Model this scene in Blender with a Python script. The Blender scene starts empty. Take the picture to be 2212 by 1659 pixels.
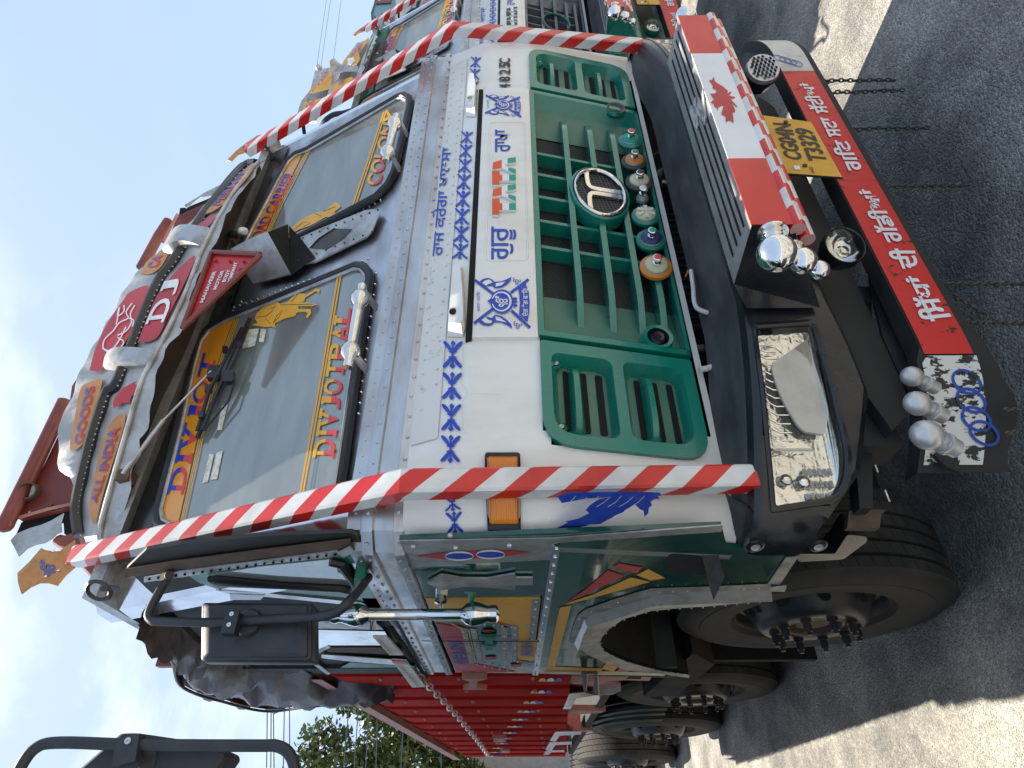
import bpy, bmesh, math, random
from math import sin, cos, pi, radians, sqrt
from mathutils import Vector, Matrix
from mathutils import noise as mnoise
from mathutils.geometry import tessellate_polygon
random.seed(7)
R = radians
# ------------------------------------------------------------------ camera
FPX, CAMP = 1345.3, Vector((-1.831, -1.364, 1.692))
yaw, pit, rol = R(36.25), R(.25), R(-.39)
fw = Vector((sin(yaw)*cos(pit), cos(yaw)*cos(pit), sin(pit)))
rt = Vector((cos(yaw), -sin(yaw), 0)); up = rt.cross(fw)
r2 = rt*cos(rol) + up*sin(rol); u2 = -rt*sin(rol) + up*cos(rol)
sc = bpy.context.scene
cd = bpy.data.cameras.new('camera'); cam = bpy.data.objects.new('camera', cd); sc.collection.objects.link(cam)
X, Y, Z = -u2, r2, -fw                                   # the phone was held on its side: picture right is down
cam.matrix_world = Matrix(((X.x, Y.x, Z.x, CAMP.x), (X.y, Y.y, Z.y, CAMP.y), (X.z, Y.z, Z.z, CAMP.z), (0, 0, 0, 1)))
cd.sensor_width = 36; cd.lens = 36*FPX/2212; cd.clip_end = 3000; cd.clip_start = .02
sc.camera = cam
# ------------------------------------------------------------------ world and sun
SUN_EL, SUN_AZ = R(71), R(8)                             # the sun stands behind the trucks (+Y)
w = bpy.data.worlds.new('World'); sc.world = w; w.use_nodes = True
nt = w.node_tree; N = nt.nodes; L = nt.links
bg = N['Background']; bg.inputs['Strength'].default_value = .066
sky = N.new('ShaderNodeTexSky'); sky.sky_type = 'NISHITA'; sky.sun_disc = False
sky.sun_elevation = SUN_EL; sky.sun_rotation = SUN_AZ; sky.dust_density = 3.2; sky.air_density = 1.1; sky.ozone_density = 1.6
tc = N.new('ShaderNodeTexCoord'); mp = N.new('ShaderNodeMapping'); mp.inputs['Scale'].default_value = (1.6, 1.6, 3.2)
mp.inputs['Rotation'].default_value = (0, R(20), R(30))
no = N.new('ShaderNodeTexNoise'); no.inputs['Scale'].default_value = 1.9; no.inputs['Detail'].default_value = 9; no.inputs['Roughness'].default_value = .52
no.inputs['Distortion'].default_value = .35
cr = N.new('ShaderNodeValToRGB'); cr.color_ramp.elements[0].position = .46; cr.color_ramp.elements[1].position = .72
dp = N.new('ShaderNodeVectorMath'); dp.operation = 'DOT_PRODUCT'; dp.inputs[1].default_value = (fw + r2*((829.5 - 1400)/FPX) - u2*((60 - 1106)/FPX)).normalized()
mr = N.new('ShaderNodeMapRange'); mr.inputs[1].default_value = .86; mr.inputs[2].default_value = .995; mr.inputs[3].default_value = .03; mr.inputs[4].default_value = .95
mu = N.new('ShaderNodeMath'); mu.operation = 'MULTIPLY'
mx = N.new('ShaderNodeMix'); mx.data_type = 'RGBA'; mx.inputs[7].default_value = (9.2, 9.5, 9.8, 1)
hz = N.new('ShaderNodeMix'); hz.data_type = 'RGBA'; hz.inputs[0].default_value = .5; hz.inputs[7].default_value = (4.6, 6.1, 8.0, 1)
L.new(tc.outputs['Generated'], mp.inputs[0]); L.new(mp.outputs[0], no.inputs['Vector']); L.new(no.outputs[0], cr.inputs[0])
L.new(tc.outputs['Generated'], dp.inputs[0]); L.new(dp.outputs['Value'], mr.inputs[0]); L.new(cr.outputs[0], mu.inputs[0]); L.new(mr.outputs[0], mu.inputs[1])
L.new(sky.outputs[0], hz.inputs[6]); L.new(hz.outputs[2], mx.inputs[6]); L.new(mu.outputs[0], mx.inputs[0]); L.new(mx.outputs[2], bg.inputs[0])
sd = bpy.data.lights.new('sun', 'SUN'); sd.energy = 4.6; sd.angle = R(.53); sd.color = (1, .92, .78)
so = bpy.data.objects.new('sun', sd); sc.collection.objects.link(so)
so.rotation_euler = Vector((sin(SUN_AZ)*cos(SUN_EL), cos(SUN_AZ)*cos(SUN_EL), sin(SUN_EL))).to_track_quat('Z', 'Y').to_euler()
vs = sc.view_settings; vs.view_transform = 'Standard'; vs.look = 'None'; vs.exposure = 1.3; vs.gamma = 1; vs.use_curve_mapping = False

# ------------------------------------------------------------------ measuring helpers: a spot of the photograph laid on a real surface
def ray(x, y): return fw + r2*((829.5 - y)/FPX) - u2*((x - 1106)/FPX)
def on(p, S, e=0):
    """the point where the sight line through p meets the surface S=(axis, function of the two other coordinates), raised by e"""
    ax, fn = S; i = 'xyz'.index(ax); d = ray(*p); a, b = [k for k in (0, 1, 2) if k != i]
    q = CAMP.copy(); v = fn(0, 2) if ax == 'y' else fn(1, 1)
    for _ in range(14):
        q = CAMP + d*((v - CAMP[i])/d[i]); v = v*.4 + fn(q[a], q[b])*.6
    q[i] -= e
    return q
def sx(v): return ('x', lambda y, z: v)
def sy(v): return ('y', lambda x, z: v)
def sz(v): return ('z', lambda x, y: v)
ORG = dict(A=(329.2, 329.2, .2976), B=(0, 768, .3307), C=(658.3, 109.7, .2976), D=(768, 548.6, .2976), E=(1097.2, 109.7, .2976), F=(1097.2, 548.6, .2976),
    G=(1371.5, 0, .2976), H=(1481.2, 384, .2976), I=(1755.5, 438.9, .3637), J=(1536, 768, .2976), K=(768, 1042.3, .3307), L=(1206.9, 1042.3, .3307),
    M=(0, 1097.2, .3386), N=(329.2, 1097.2, .3386), O=(329.2, 493.7, .2976), P=(603.5, 0, .248), Q=(1042.3, 0, .2232), R=(1536, 1097.2, .3386),
    T=(877.8, 1261.8, .2728), V=(548.6, 1426.4, .3472), W=(603.5, 0, .1488), X=(0, 0, .463), m=(384, 1179.5, .2480), Y=(1481, 0, .3303), e=(1014.9, 592.5, .08596),
    a=(905.2, 301.7, .1819), b=(1865.2, 493.7, .1653), c=(1673.2, 137.15, .1819), h=(1782.9, 384, .1488))
def g(k, *pts):
    ox, oy, s = ORG[k]
    return [(ox + s*p[0], oy + s*p[1]) for p in pts]
def front(x, z):
    ax = abs(x); y = 0.0
    if z < 1.62: y += (1.62 - z)*.22
    if z > 1.82: y += (z - 1.82)*.5
    t = min(1, max(0, (ax - 1.02)/.22)); y *= (1 - .4*t)
    return y + .13*(1 - sqrt(max(0, 1 - t*t)))
def ws(x, z): return .13 + (z - 2.08)*.48
def vis(x, z): return .37 + .20*(x/1.04)**2 + (z - 3.0)*.38
def bump(x, z):
    t = max(0, abs(x) - .62)
    return -.10 + .42*t*t
def blade(x, z): return -.10 + .9*max(0, abs(x) - .74)**2
SF, SW, SV, SB, SL = ('y', front), ('y', ws), ('y', vis), ('y', bump), ('y', blade)
SS = sx(-1.24)

# ------------------------------------------------------------------ materials
M = {}
def pm(name, col, rough=.5, metal=0., var=.12, scale=6., bump=0., bscale=60., col2=None, lo=.45, hi=.7, spec=.5, coat=0., stretch=None, rvar=.1, det=6):
    m = bpy.data.materials.new(name); m.use_nodes = True; t = m.node_tree; n = t.nodes; l = t.links
    b = n['Principled BSDF']; tc = n.new('ShaderNodeTexCoord'); src = tc.outputs['Object']
    if stretch:
        mpn = n.new('ShaderNodeMapping'); mpn.inputs['Scale'].default_value = stretch; l.new(src, mpn.inputs[0]); src = mpn.outputs[0]
    ns = n.new('ShaderNodeTexNoise'); ns.inputs['Scale'].default_value = scale; ns.inputs['Detail'].default_value = det; ns.inputs['Roughness'].default_value = .62
    l.new(src, ns.inputs['Vector'])
    rp = n.new('ShaderNodeValToRGB'); rp.color_ramp.elements[0].position = lo; rp.color_ramp.elements[1].position = hi
    c2 = col2 or tuple(max(0, c*(1 - var*2.2)) for c in col)
    rp.color_ramp.elements[0].color = (*col, 1); rp.color_ramp.elements[1].color = (*c2, 1)
    l.new(ns.outputs[0], rp.inputs[0]); l.new(rp.outputs[0], b.inputs['Base Color'])
    rr = n.new('ShaderNodeMapRange'); rr.inputs[1].default_value = .3; rr.inputs[2].default_value = .7
    rr.inputs[3].default_value = max(.02, rough - rvar); rr.inputs[4].default_value = min(1, rough + rvar); l.new(ns.outputs[0], rr.inputs[0]); l.new(rr.outputs[0], b.inputs['Roughness'])
    b.inputs['Metallic'].default_value = metal; b.inputs['Specular IOR Level'].default_value = spec; b.inputs['Coat Weight'].default_value = coat
    if bump:
        n2 = n.new('ShaderNodeTexNoise'); n2.inputs['Scale'].default_value = bscale; n2.inputs['Detail'].default_value = 3; l.new(src, n2.inputs['Vector'])
        bp = n.new('ShaderNodeBump'); bp.inputs['Strength'].default_value = bump; bp.inputs['Distance'].default_value = .01; l.new(n2.outputs[0], bp.inputs['Height']); l.new(bp.outputs[0], b.inputs['Normal'])
    M[name] = m; return m
pm('white_paint', (.78, .765, .73), .36, scale=3.2, bump=.05, bscale=5, coat=.25, col2=(.63, .605, .54), lo=.44, hi=.80, stretch=(2.2, 1, .8), det=9)
pm('old_white_trim', (.62, .60, .55), .45, var=.1, scale=9, col2=(.46, .44, .36))
pm('aluminium', (.56, .56, .58), .34, 1, scale=7, col2=(.36, .35, .36), lo=.4, hi=.75, bump=.06, bscale=14, stretch=(.5, 1, 1.5), rvar=.12)
pm('dull_aluminium', (.50, .50, .50), .5, .75, scale=14, col2=(.27, .255, .235), lo=.42, hi=.72, bump=.12, bscale=40)
pm('bright_metal', (.82, .83, .85), .14, 1, scale=5, col2=(.6, .6, .62), bump=.25, bscale=5, rvar=.06)
pm('chrome', (.80, .77, .72), .10, 1, scale=18, col2=(.36, .28, .20), lo=.55, hi=.8, rvar=.06)
pm('clean_chrome', (.86, .86, .86), .05, 1, scale=9, col2=(.7, .7, .68), rvar=.03)
pm('silver_paint', (.60, .60, .60), .36, .55, scale=12, col2=(.40, .40, .39))
pm('green_plastic', (.004, .19, .135), .24, scale=5, col2=(.02, .175, .13), lo=.45, hi=.7, bump=.02, bscale=120, spec=.7, coat=.25)
pm('faded_green', (.055, .17, .12), .42, scale=7, col2=(.10, .19, .145), lo=.4, hi=.62)
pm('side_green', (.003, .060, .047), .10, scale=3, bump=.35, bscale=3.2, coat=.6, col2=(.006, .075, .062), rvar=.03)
pm('frame_green', (.01, .18, .12), .3, scale=6)
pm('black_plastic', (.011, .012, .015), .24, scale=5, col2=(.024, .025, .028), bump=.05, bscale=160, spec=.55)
pm('dusty_black_plastic', (.028, .030, .034), .55, scale=4, col2=(.085, .085, .082), lo=.4, hi=.75, bump=.08, bscale=60, stretch=(1, 3, 1))
pm('black_rubber', (.016, .017, .020), .45, scale=10, spec=.5)
pm('tyre_rubber', (.030, .029, .028), .78, scale=7, col2=(.068, .062, .055), lo=.4, hi=.75, bump=.15, bscale=90, spec=.3)
pm('hub_black', (.018, .021, .026), .38, scale=12, col2=(.05, .042, .033), lo=.45, hi=.75)
pm('rusty_steel', (.075, .048, .033), .75, scale=20, col2=(.16, .09, .05))
pm('dark_chassis', (.014, .014, .015), .7, scale=5, col2=(.03, .027, .024))
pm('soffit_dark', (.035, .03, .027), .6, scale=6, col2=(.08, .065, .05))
pm('facet_white', (.86, .86, .84), .25, .4, var=.03)
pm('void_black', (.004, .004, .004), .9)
pm('greasy_steel', (.05, .05, .05), .55, .3, scale=15, col2=(.11, .10, .09))
pm('red_paint', (.62, .022, .018), .38, scale=4, col2=(.50, .02, .018), coat=.2)
pm('cargo_red', (.40, .012, .007), .75, scale=3, col2=(.30, .010, .007), bump=.06, bscale=6, spec=.08)
pm('pale_cargo_edge', (.42, .16, .13), .5, scale=8, col2=(.55, .30, .25))
pm('maroon_paint', (.17, .035, .028), .45, scale=6, col2=(.25, .07, .055))
pm('badge_red', (.50, .022, .030), .35, scale=6, col2=(.36, .03, .035))
pm('badge_orange', (.50, .20, .055), .5, scale=9, col2=(.58, .30, .14))
pm('star_board', (.52, .25, .085), .55, scale=30, col2=(.40, .18, .06))
pm('decal_yellow', (.80, .40, .028), .38, scale=14, col2=(.66, .33, .04), lo=.45, hi=.8, det=9, rvar=.05)
pm('orange_film', (.78, .30, .015), .22, scale=3, var=.04, coat=.4, rvar=.03)
pm('decal_red', (.72, .05, .055), .35, var=.04, rvar=.03)
pm('decal_blue', (.008, .045, .42), .35, scale=26, col2=(.03, .09, .46), lo=.45, hi=.75, det=9, rvar=.05)
pm('faded_blue', (.10, .13, .40), .5, var=.1, scale=20)
pm('decal_white', (.78, .79, .80), .4, var=.04)
pm('saffron', (.75, .09, .008), .4, var=.04)
pm('flag_green', (.01, .32, .20), .4, var=.04)
pm('black_print', (.018, .018, .018), .45)
pm('plate_yellow', (.74, .38, .028), .42, scale=9, col2=(.58, .29, .025))
pm('pinkish_orange', (.62, .17, .08), .5)
pm('cream', (.58, .56, .36), .4, scale=12, col2=(.45, .43, .26))
pm('bolt_orange', (.55, .20, .03), .4)
pm('bolt_blue', (.02, .035, .13), .35)
pm('pale_blue_paint', (.16, .32, .42), .5)
pm('tarp_black', (.010, .018, .018), .42, scale=4, bump=.2, bscale=8)
pm('tarp_maroon', (.040, .019, .020), .42, scale=5, col2=(.075, .052, .052), bump=.6, bscale=8)
pm('mirror_black', (.020, .024, .030), .5, scale=6, col2=(.045, .05, .056), spec=.5, bump=.04, bscale=200)
pm('leaf_green', (.15, .19, .045), .5, var=.2, scale=1.1, col2=(.055, .09, .025), lo=.38, hi=.62)
pm('bark', (.11, .08, .055), .9, scale=12)
pm('cable_grey', (.13, .15, .20), .6)
pm('plaster', (.50, .49, .47), .85, scale=6, col2=(.38, .36, .33))
pm('white_wall', (.74, .74, .73), .8, scale=4, col2=(.62, .61, .58))
pm('reflector_silver', (.92, .91, .89), .16, .92, scale=4, bump=.9, bscale=22, rvar=.05, col2=(.78, .77, .74))
pm('reflector_matt', (.50, .485, .44), .4, .3, scale=9, col2=(.38, .365, .33))
pm('grille_grey', (.12, .135, .15), .5, scale=8)
pm('tan_sticker', (.55, .52, .36), .5, scale=60, col2=(.75, .74, .66), lo=.45, hi=.5)
pm('interior_dark', (.03, .032, .033), .7, scale=4)
pm('chain_steel', (.10, .093, .082), .5, .7, scale=40)
pm('header_metal', (.40, .39, .375), .45, .55, scale=9, col2=(.58, .58, .57), bump=.25, bscale=12)
def glass(name, base, mix, rough=.05, amber=None):
    m = bpy.data.materials.new(name); m.use_nodes = True; t = m.node_tree; n = t.nodes; l = t.links
    b = n['Principled BSDF']; tcn = n.new('ShaderNodeTexCoord'); ns = n.new('ShaderNodeTexNoise'); ns.inputs['Scale'].default_value = 5; ns.inputs['Detail'].default_value = 7
    mpn = n.new('ShaderNodeMapping'); mpn.inputs['Scale'].default_value = (.6, 1, 3); mpn.inputs['Rotation'].default_value = (0, .2, 0)
    l.new(tcn.outputs['Object'], mpn.inputs[0]); l.new(mpn.outputs[0], ns.inputs['Vector'])
    rp = n.new('ShaderNodeValToRGB'); rp.color_ramp.elements[0].position = .35; rp.color_ramp.elements[1].position = .75
    rp.color_ramp.elements[0].color = (*[c*.75 for c in base], 1); rp.color_ramp.elements[1].color = (*[c*1.25 for c in base], 1)
    l.new(ns.outputs[0], rp.inputs[0]); l.new(rp.outputs[0], b.inputs['Base Color'])
    b.inputs['Roughness'].default_value = .6
    gl = n.new('ShaderNodeBsdfGlossy'); gl.inputs['Roughness'].default_value = rough; gl.inputs['Color'].default_value = (.85, .9, .92, 1)
    ms = n.new('ShaderNodeMixShader'); ms.inputs[0].default_value = mix
    l.new(b.outputs[0], ms.inputs[1]); l.new(gl.outputs[0], ms.inputs[2]); l.new(ms.outputs[0], n['Material Output'].inputs[0])
    M[name] = m
glass('windscreen_glass', (.185, .205, .19), .20, .07)
glass('side_glass', (.30, .33, .33), .35, .04)
def clear(name, col, rough=.02, alpha=.85):
    m = bpy.data.materials.new(name); m.use_nodes = True; n = m.node_tree.nodes; l = m.node_tree.links
    tr = n.new('ShaderNodeBsdfTransparent'); tr.inputs[0].default_value = (*col, 1)
    gl = n.new('ShaderNodeBsdfGlossy'); gl.inputs['Roughness'].default_value = rough
    fr = n.new('ShaderNodeFresnel'); fr.inputs[0].default_value = 1.5; ms = n.new('ShaderNodeMixShader')
    l.new(fr.outputs[0], ms.inputs[0]); l.new(tr.outputs[0], ms.inputs[1]); l.new(gl.outputs[0], ms.inputs[2]); l.new(ms.outputs[0], n['Material Output'].inputs[0])
    M[name] = m
clear('lens_clear', (.93, .93, .90))
def amber():
    m = pm('amber_lens', (.80, .24, .006), .18, scale=3, coat=.7, var=.05); n = m.node_tree.nodes; l = m.node_tree.links
    b = n['Principled BSDF']; tcn = n.new('ShaderNodeTexCoord'); wv = n.new('ShaderNodeTexWave'); wv.inputs['Scale'].default_value = 55; wv.bands_direction = 'Z'
    l.new(tcn.outputs['Object'], wv.inputs['Vector']); bp = n.new('ShaderNodeBump'); bp.inputs['Strength'].default_value = .5; bp.inputs['Distance'].default_value = .003
    l.new(wv.outputs[0], bp.inputs['Height']); l.new(bp.outputs[0], b.inputs['Normal'])
amber()
def meshmat(name, scale, hole, wire, hexa=False):
    """expanded-metal screen: diamond or round holes printed dark, with relief"""
    m = bpy.data.materials.new(name); m.use_nodes = True; n = m.node_tree.nodes; l = m.node_tree.links; b = n['Principled BSDF']
    tcn = n.new('ShaderNodeTexCoord'); mpn = n.new('ShaderNodeMapping'); mpn.inputs['Rotation'].default_value = (0, R(45), 0)
    mpn.inputs['Scale'].default_value = (scale, 0, scale)
    l.new(tcn.outputs['Object'], mpn.inputs[0])
    if hexa: mpn.inputs['Rotation'].default_value = (0, R(12), 0)
    v = n.new('ShaderNodeTexVoronoi'); v.inputs['Scale'].default_value = 1; v.inputs['Randomness'].default_value = 0 if not hexa else .12
    v.distance = 'CHEBYCHEV' if not hexa else 'EUCLIDEAN'
    l.new(mpn.outputs[0], v.inputs['Vector']); rp = n.new('ShaderNodeValToRGB'); rp.color_ramp.elements[0].position = .34; rp.color_ramp.elements[1].position = .42
    rp.color_ramp.elements[0].color = (*hole, 1); rp.color_ramp.elements[1].color = (*wire, 1)
    l.new(v.outputs['Distance'], rp.inputs[0]); l.new(rp.outputs[0], b.inputs['Base Color']); b.inputs['Roughness'].default_value = .6
    bp = n.new('ShaderNodeBump'); bp.inputs['Distance'].default_value = .004; l.new(v.outputs['Distance'], bp.inputs['Height']); l.new(bp.outputs[0], b.inputs['Normal'])
    M[name] = m
meshmat('grille_mesh', 95, (.003, .004, .004), (.030, .036, .034))
meshmat('badge_mesh', 75, (.006, .006, .006), (.075, .075, .072), True)
def asphalt():
    m = bpy.data.materials.new('asphalt'); m.use_nodes = True; n = m.node_tree.nodes; l = m.node_tree.links; b = n['Principled BSDF']
    tcn = n.new('ShaderNodeTexCoord'); v = n.new('ShaderNodeTexVoronoi'); v.inputs['Scale'].default_value = 95
    v2 = n.new('ShaderNodeTexNoise'); v2.inputs['Scale'].default_value = 210; v2.inputs['Detail'].default_value = 4
    ns = n.new('ShaderNodeTexNoise'); ns.inputs['Scale'].default_value = 1.6; ns.inputs['Detail'].default_value = 9; ns.inputs['Roughness'].default_value = .65
    for q in (v, v2, ns): l.new(tcn.outputs['Object'], q.inputs['Vector'])
    rp = n.new('ShaderNodeValToRGB'); rp.color_ramp.elements[0].position = .0; rp.color_ramp.elements[0].color = (.29, .286, .272, 1)
    rp.color_ramp.elements[1].position = 1; rp.color_ramp.elements[1].color = (.60, .575, .52, 1)
    e2 = rp.color_ramp.elements.new(.6); e2.color = (.43, .415, .385, 1)
    l.new(v.outputs['Color'], rp.inputs[0])
    r2_ = n.new('ShaderNodeValToRGB'); r2_.color_ramp.elements[0].position = .42; r2_.color_ramp.elements[1].position = .68
    r2_.color_ramp.elements[0].color = (.66, .66, .66, 1); r2_.color_ramp.elements[1].color = (1.75, 1.72, 1.64, 1); l.new(ns.outputs[0], r2_.inputs[0])
    mxx = n.new('ShaderNodeMix'); mxx.data_type = 'RGBA'; mxx.blend_type = 'MULTIPLY'; mxx.inputs[0].default_value = 1
    l.new(rp.outputs[0], mxx.inputs[6]); l.new(r2_.outputs[0], mxx.inputs[7])
    r3 = n.new('ShaderNodeValToRGB'); r3.color_ramp.elements[0].position = .40; r3.color_ramp.elements[1].position = .58
    r3.color_ramp.elements[0].color = (.36, .36, .38, 1); l.new(v2.outputs[0], r3.inputs[0])
    m3 = n.new('ShaderNodeMix'); m3.data_type = 'RGBA'; m3.blend_type = 'MULTIPLY'; m3.inputs[0].default_value = .8
    l.new(mxx.outputs[2], m3.inputs[6]); l.new(r3.outputs[0], m3.inputs[7]); l.new(m3.outputs[2], b.inputs['Base Color']); b.inputs['Roughness'].default_value = .88
    ad = n.new('ShaderNodeMath'); ad.operation = 'SUBTRACT'; l.new(v2.outputs[0], ad.inputs[0]); l.new(v.outputs['Distance'], ad.inputs[1])
    bp = n.new('ShaderNodeBump'); bp.inputs['Strength'].default_value = 1; bp.inputs['Distance'].default_value = .012; l.new(ad.outputs[0], bp.inputs['Height']); l.new(bp.outputs[0], b.inputs['Normal'])
    M['asphalt'] = m
asphalt()
def stripes(name, period, slant, duty=.5):
    """red and white reflective tape; the uv runs along (u, metres) and around (v) the strip"""
    m = bpy.data.materials.new(name); m.use_nodes = True; n = m.node_tree.nodes; l = m.node_tree.links; b = n['Principled BSDF']
    uv = n.new('ShaderNodeUVMap'); uv.uv_map = 'uv'; sp = n.new('ShaderNodeSeparateXYZ'); l.new(uv.outputs[0], sp.inputs[0])
    a = n.new('ShaderNodeMath'); a.operation = 'MULTIPLY_ADD'; a.inputs[1].default_value = slant; l.new(sp.outputs[1], a.inputs[0]); l.new(sp.outputs[0], a.inputs[2])
    d = n.new('ShaderNodeMath'); d.operation = 'DIVIDE'; d.inputs[1].default_value = period; l.new(a.outputs[0], d.inputs[0])
    f = n.new('ShaderNodeMath'); f.operation = 'FRACT'; l.new(d.outputs[0], f.inputs[0])
    s = n.new('ShaderNodeMath'); s.operation = 'GREATER_THAN'; s.inputs[1].default_value = duty; l.new(f.outputs[0], s.inputs[0])
    ns = n.new('ShaderNodeTexNoise'); ns.inputs['Scale'].default_value = 12; ns.inputs['Detail'].default_value = 8; tcn = n.new('ShaderNodeTexCoord'); l.new(tcn.outputs['Object'], ns.inputs['Vector'])
    mi = n.new('ShaderNodeMix'); mi.data_type = 'RGBA'; mi.inputs[6].default_value = (.66, .018, .014, 1); mi.inputs[7].default_value = (.72, .73, .72, 1); l.new(s.outputs[0], mi.inputs[0])
    rp = n.new('ShaderNodeValToRGB'); rp.color_ramp.elements[0].position = .35; rp.color_ramp.elements[1].position = .7; rp.color_ramp.elements[1].color = (.78, .76, .74, 1); rp.color_ramp.elements[0].color = (1, 1, 1, 1)
    l.new(ns.outputs[0], rp.inputs[0]); m2 = n.new('ShaderNodeMix'); m2.data_type = 'RGBA'; m2.blend_type = 'MULTIPLY'; m2.inputs[0].default_value = 1
    l.new(mi.outputs[2], m2.inputs[6]); l.new(rp.outputs[0], m2.inputs[7]); l.new(m2.outputs[2], b.inputs['Base Color']); b.inputs['Roughness'].default_value = .33
    b.inputs['Coat Weight'].default_value = .3
    M[name] = m
stripes('hazard_tape', .142, -1.15, .5); stripes('tube_tape', .15, .5, .5)
def worn(name, base, bare, amount):
    m = pm(name, base, .45, scale=22, col2=bare, lo=amount, hi=amount + .02, det=9, stretch=(1.8, 1, 1)); return m
worn('worn_white_paint', (.66, .65, .60), (.02, .02, .02), .52)
worn('chipped_red_paint', (.62, .022, .018), (.02, .018, .018), .62)
worn('worn_blue_paint', (.012, .06, .36), (.03, .03, .03), .57)
worn('peeling_white', (.66, .66, .63), (.56, .55, .49), .60)

# ------------------------------------------------------------------ mesh helpers
class MB:
    def __init__(s): s.v = []; s.f = []; s.m = []; s.ms = []; s.uv = {}
    def mi(s, m):
        if m not in s.ms: s.ms.append(m)
        return s.ms.index(m)
    def face(s, pts, m, uv=None):
        i = len(s.v); s.v += [tuple(p) for p in pts]; s.f.append(tuple(range(i, i + len(pts)))); s.m.append(s.mi(m))
        if uv: s.uv[len(s.f) - 1] = uv
        return s
    def poly(s, pts, m):
        pts = [Vector(p) for p in pts]
        for t in tessellate_polygon([pts]): s.face([pts[k] for k in t], m)
        return s
    def prism(s, pts, d, m, side=None):
        pts = [Vector(p) for p in pts]; d = Vector(d); i = len(s.v); n = len(pts)
        s.v += [tuple(p) for p in pts] + [tuple(p + d) for p in pts]; mi, ms = s.mi(m), s.mi(side or m)
        for t in tessellate_polygon([pts]):
            s.f.append(tuple(i + k for k in t)); s.m.append(mi); s.f.append(tuple(i + n + k for k in reversed(t))); s.m.append(mi)
        for k in range(n): s.f.append((i + k, i + (k + 1) % n, i + n + (k + 1) % n, i + n + k)); s.m.append(ms)
        return s
    def box(s, a, b, m):
        a, b = Vector(a), Vector(b)
        lo = Vector([min(a[k], b[k]) for k in range(3)]); hi = Vector([max(a[k], b[k]) for k in range(3)])
        return s.prism([(lo.x, lo.y, lo.z), (hi.x, lo.y, lo.z), (hi.x, hi.y, lo.z), (lo.x, hi.y, lo.z)], (0, 0, hi.z - lo.z), m)
    def obox(s, c, ax, ay, az, m):
        c, ax, ay, az = map(Vector, (c, ax, ay, az))
        return s.prism([c - ax - ay - az, c + ax - ay - az, c + ax + ay - az, c - ax + ay - az], az*2, m)
    def grid(s, rows, m, uv=None):
        i = len(s.v); h = len(rows); n = len(rows[0]); mi = s.mi(m)
        for r_ in rows: s.v += [tuple(p) for p in r_]
        for a in range(h - 1):
            for b in range(n - 1):
                s.f.append((i + a*n + b, i + a*n + b + 1, i + (a + 1)*n + b + 1, i + (a + 1)*n + b)); s.m.append(mi)
                if uv: s.uv[len(s.f) - 1] = [uv[a][b], uv[a][b + 1], uv[a + 1][b + 1], uv[a + 1][b]]
        return s
    def sweep(s, path, prof, m, upv=(0, 0, 1), closed=False, caps=True, tape=False, d0=0):
        """prof: list of (side, up) offsets carried along path"""
        path = [Vector(p) for p in path]; rows = []; uvs = []; d = d0; upv = Vector(upv)
        pl = [0]
        for k in range(len(prof)): pl.append(pl[-1] + (Vector(prof[(k + 1) % len(prof)]) - Vector(prof[k])).length)
        for k, p in enumerate(path):
            if closed: t = path[(k + 1) % len(path)] - path[k - 1]
            else: t = (path[min(k + 1, len(path) - 1)] - path[max(k - 1, 0)])
            t.normalize(); sd_ = t.cross(upv)
            if sd_.length < 1e-4: sd_ = t.cross(Vector((1, 0, 0)))
            sd_.normalize(); u_ = sd_.cross(t)
            if k: d += (path[k] - path[k - 1]).length
            f_ = 1
            if 0 < k < len(path) - 1 or closed:
                a = (path[k] - path[k - 1]).normalized(); c = max(.35, a.dot(t)); f_ = 1/c
            pr = list(prof) + [prof[0]]
            rows.append([p + sd_*q[0]*f_ + u_*q[1] for q in pr]); uvs.append([(d, pl[j]) for j in range(len(pr))])
        if closed: rows.append(rows[0]); uvs.append(uvs[0])
        s.grid(rows, m, uvs if tape else None)
        if caps and not closed: s.poly(rows[0][:-1], m); s.poly(rows[-1][:-1], m)
        return s
    def tube(s, path, r, m, seg=10, closed=False, caps=True, tape=False, upv=(0, 0, 1), d0=0):
        if not tape and tuple(upv) == (0, 0, 1):
            P_ = [Vector(p) for p in path]; ts = [(P_[i + 1] - P_[i]).normalized() for i in range(len(P_) - 1) if (P_[i + 1] - P_[i]).length > 1e-6]
            upv = min([(0, 0, 1), (0, 1, 0), (1, 0, 0), (.6, .8, 0), (.6, 0, .8), (0, .7, .7)], key=lambda a: max(abs(t.dot(Vector(a).normalized())) for t in ts))
        return s.sweep(path, [(r*cos(2*pi*k/seg), r*sin(2*pi*k/seg)) for k in range(seg)], m, upv, closed, caps, tape, d0)
    def lathe(s, o, axis, prof, m, seg=24, a0=0, a1=2*pi):
        o = Vector(o); ax = Vector(axis).normalized(); e1 = ax.orthogonal().normalized(); e2 = ax.cross(e1)
        if isinstance(m, str): m = [m]*(len(prof) - 1)
        for j in range(len(prof) - 1):
            rows = [[o + ax*h + (e1*cos(a0 + (a1 - a0)*k/seg) + e2*sin(a0 + (a1 - a0)*k/seg))*max(r_, 1e-5) for k in range(seg + 1)] for r_, h in (prof[j], prof[j + 1])]
            s.grid(rows, m[j])
        return s
    def sphere(s, c, r, m, seg=16, squash=1, axis=(0, 0, 1)):
        n = max(4, seg//2)
        return s.lathe(c, axis, [(r*sin(pi*k/n), -r*squash*cos(pi*k/n)) for k in range(n + 1)], m, seg)
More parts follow.
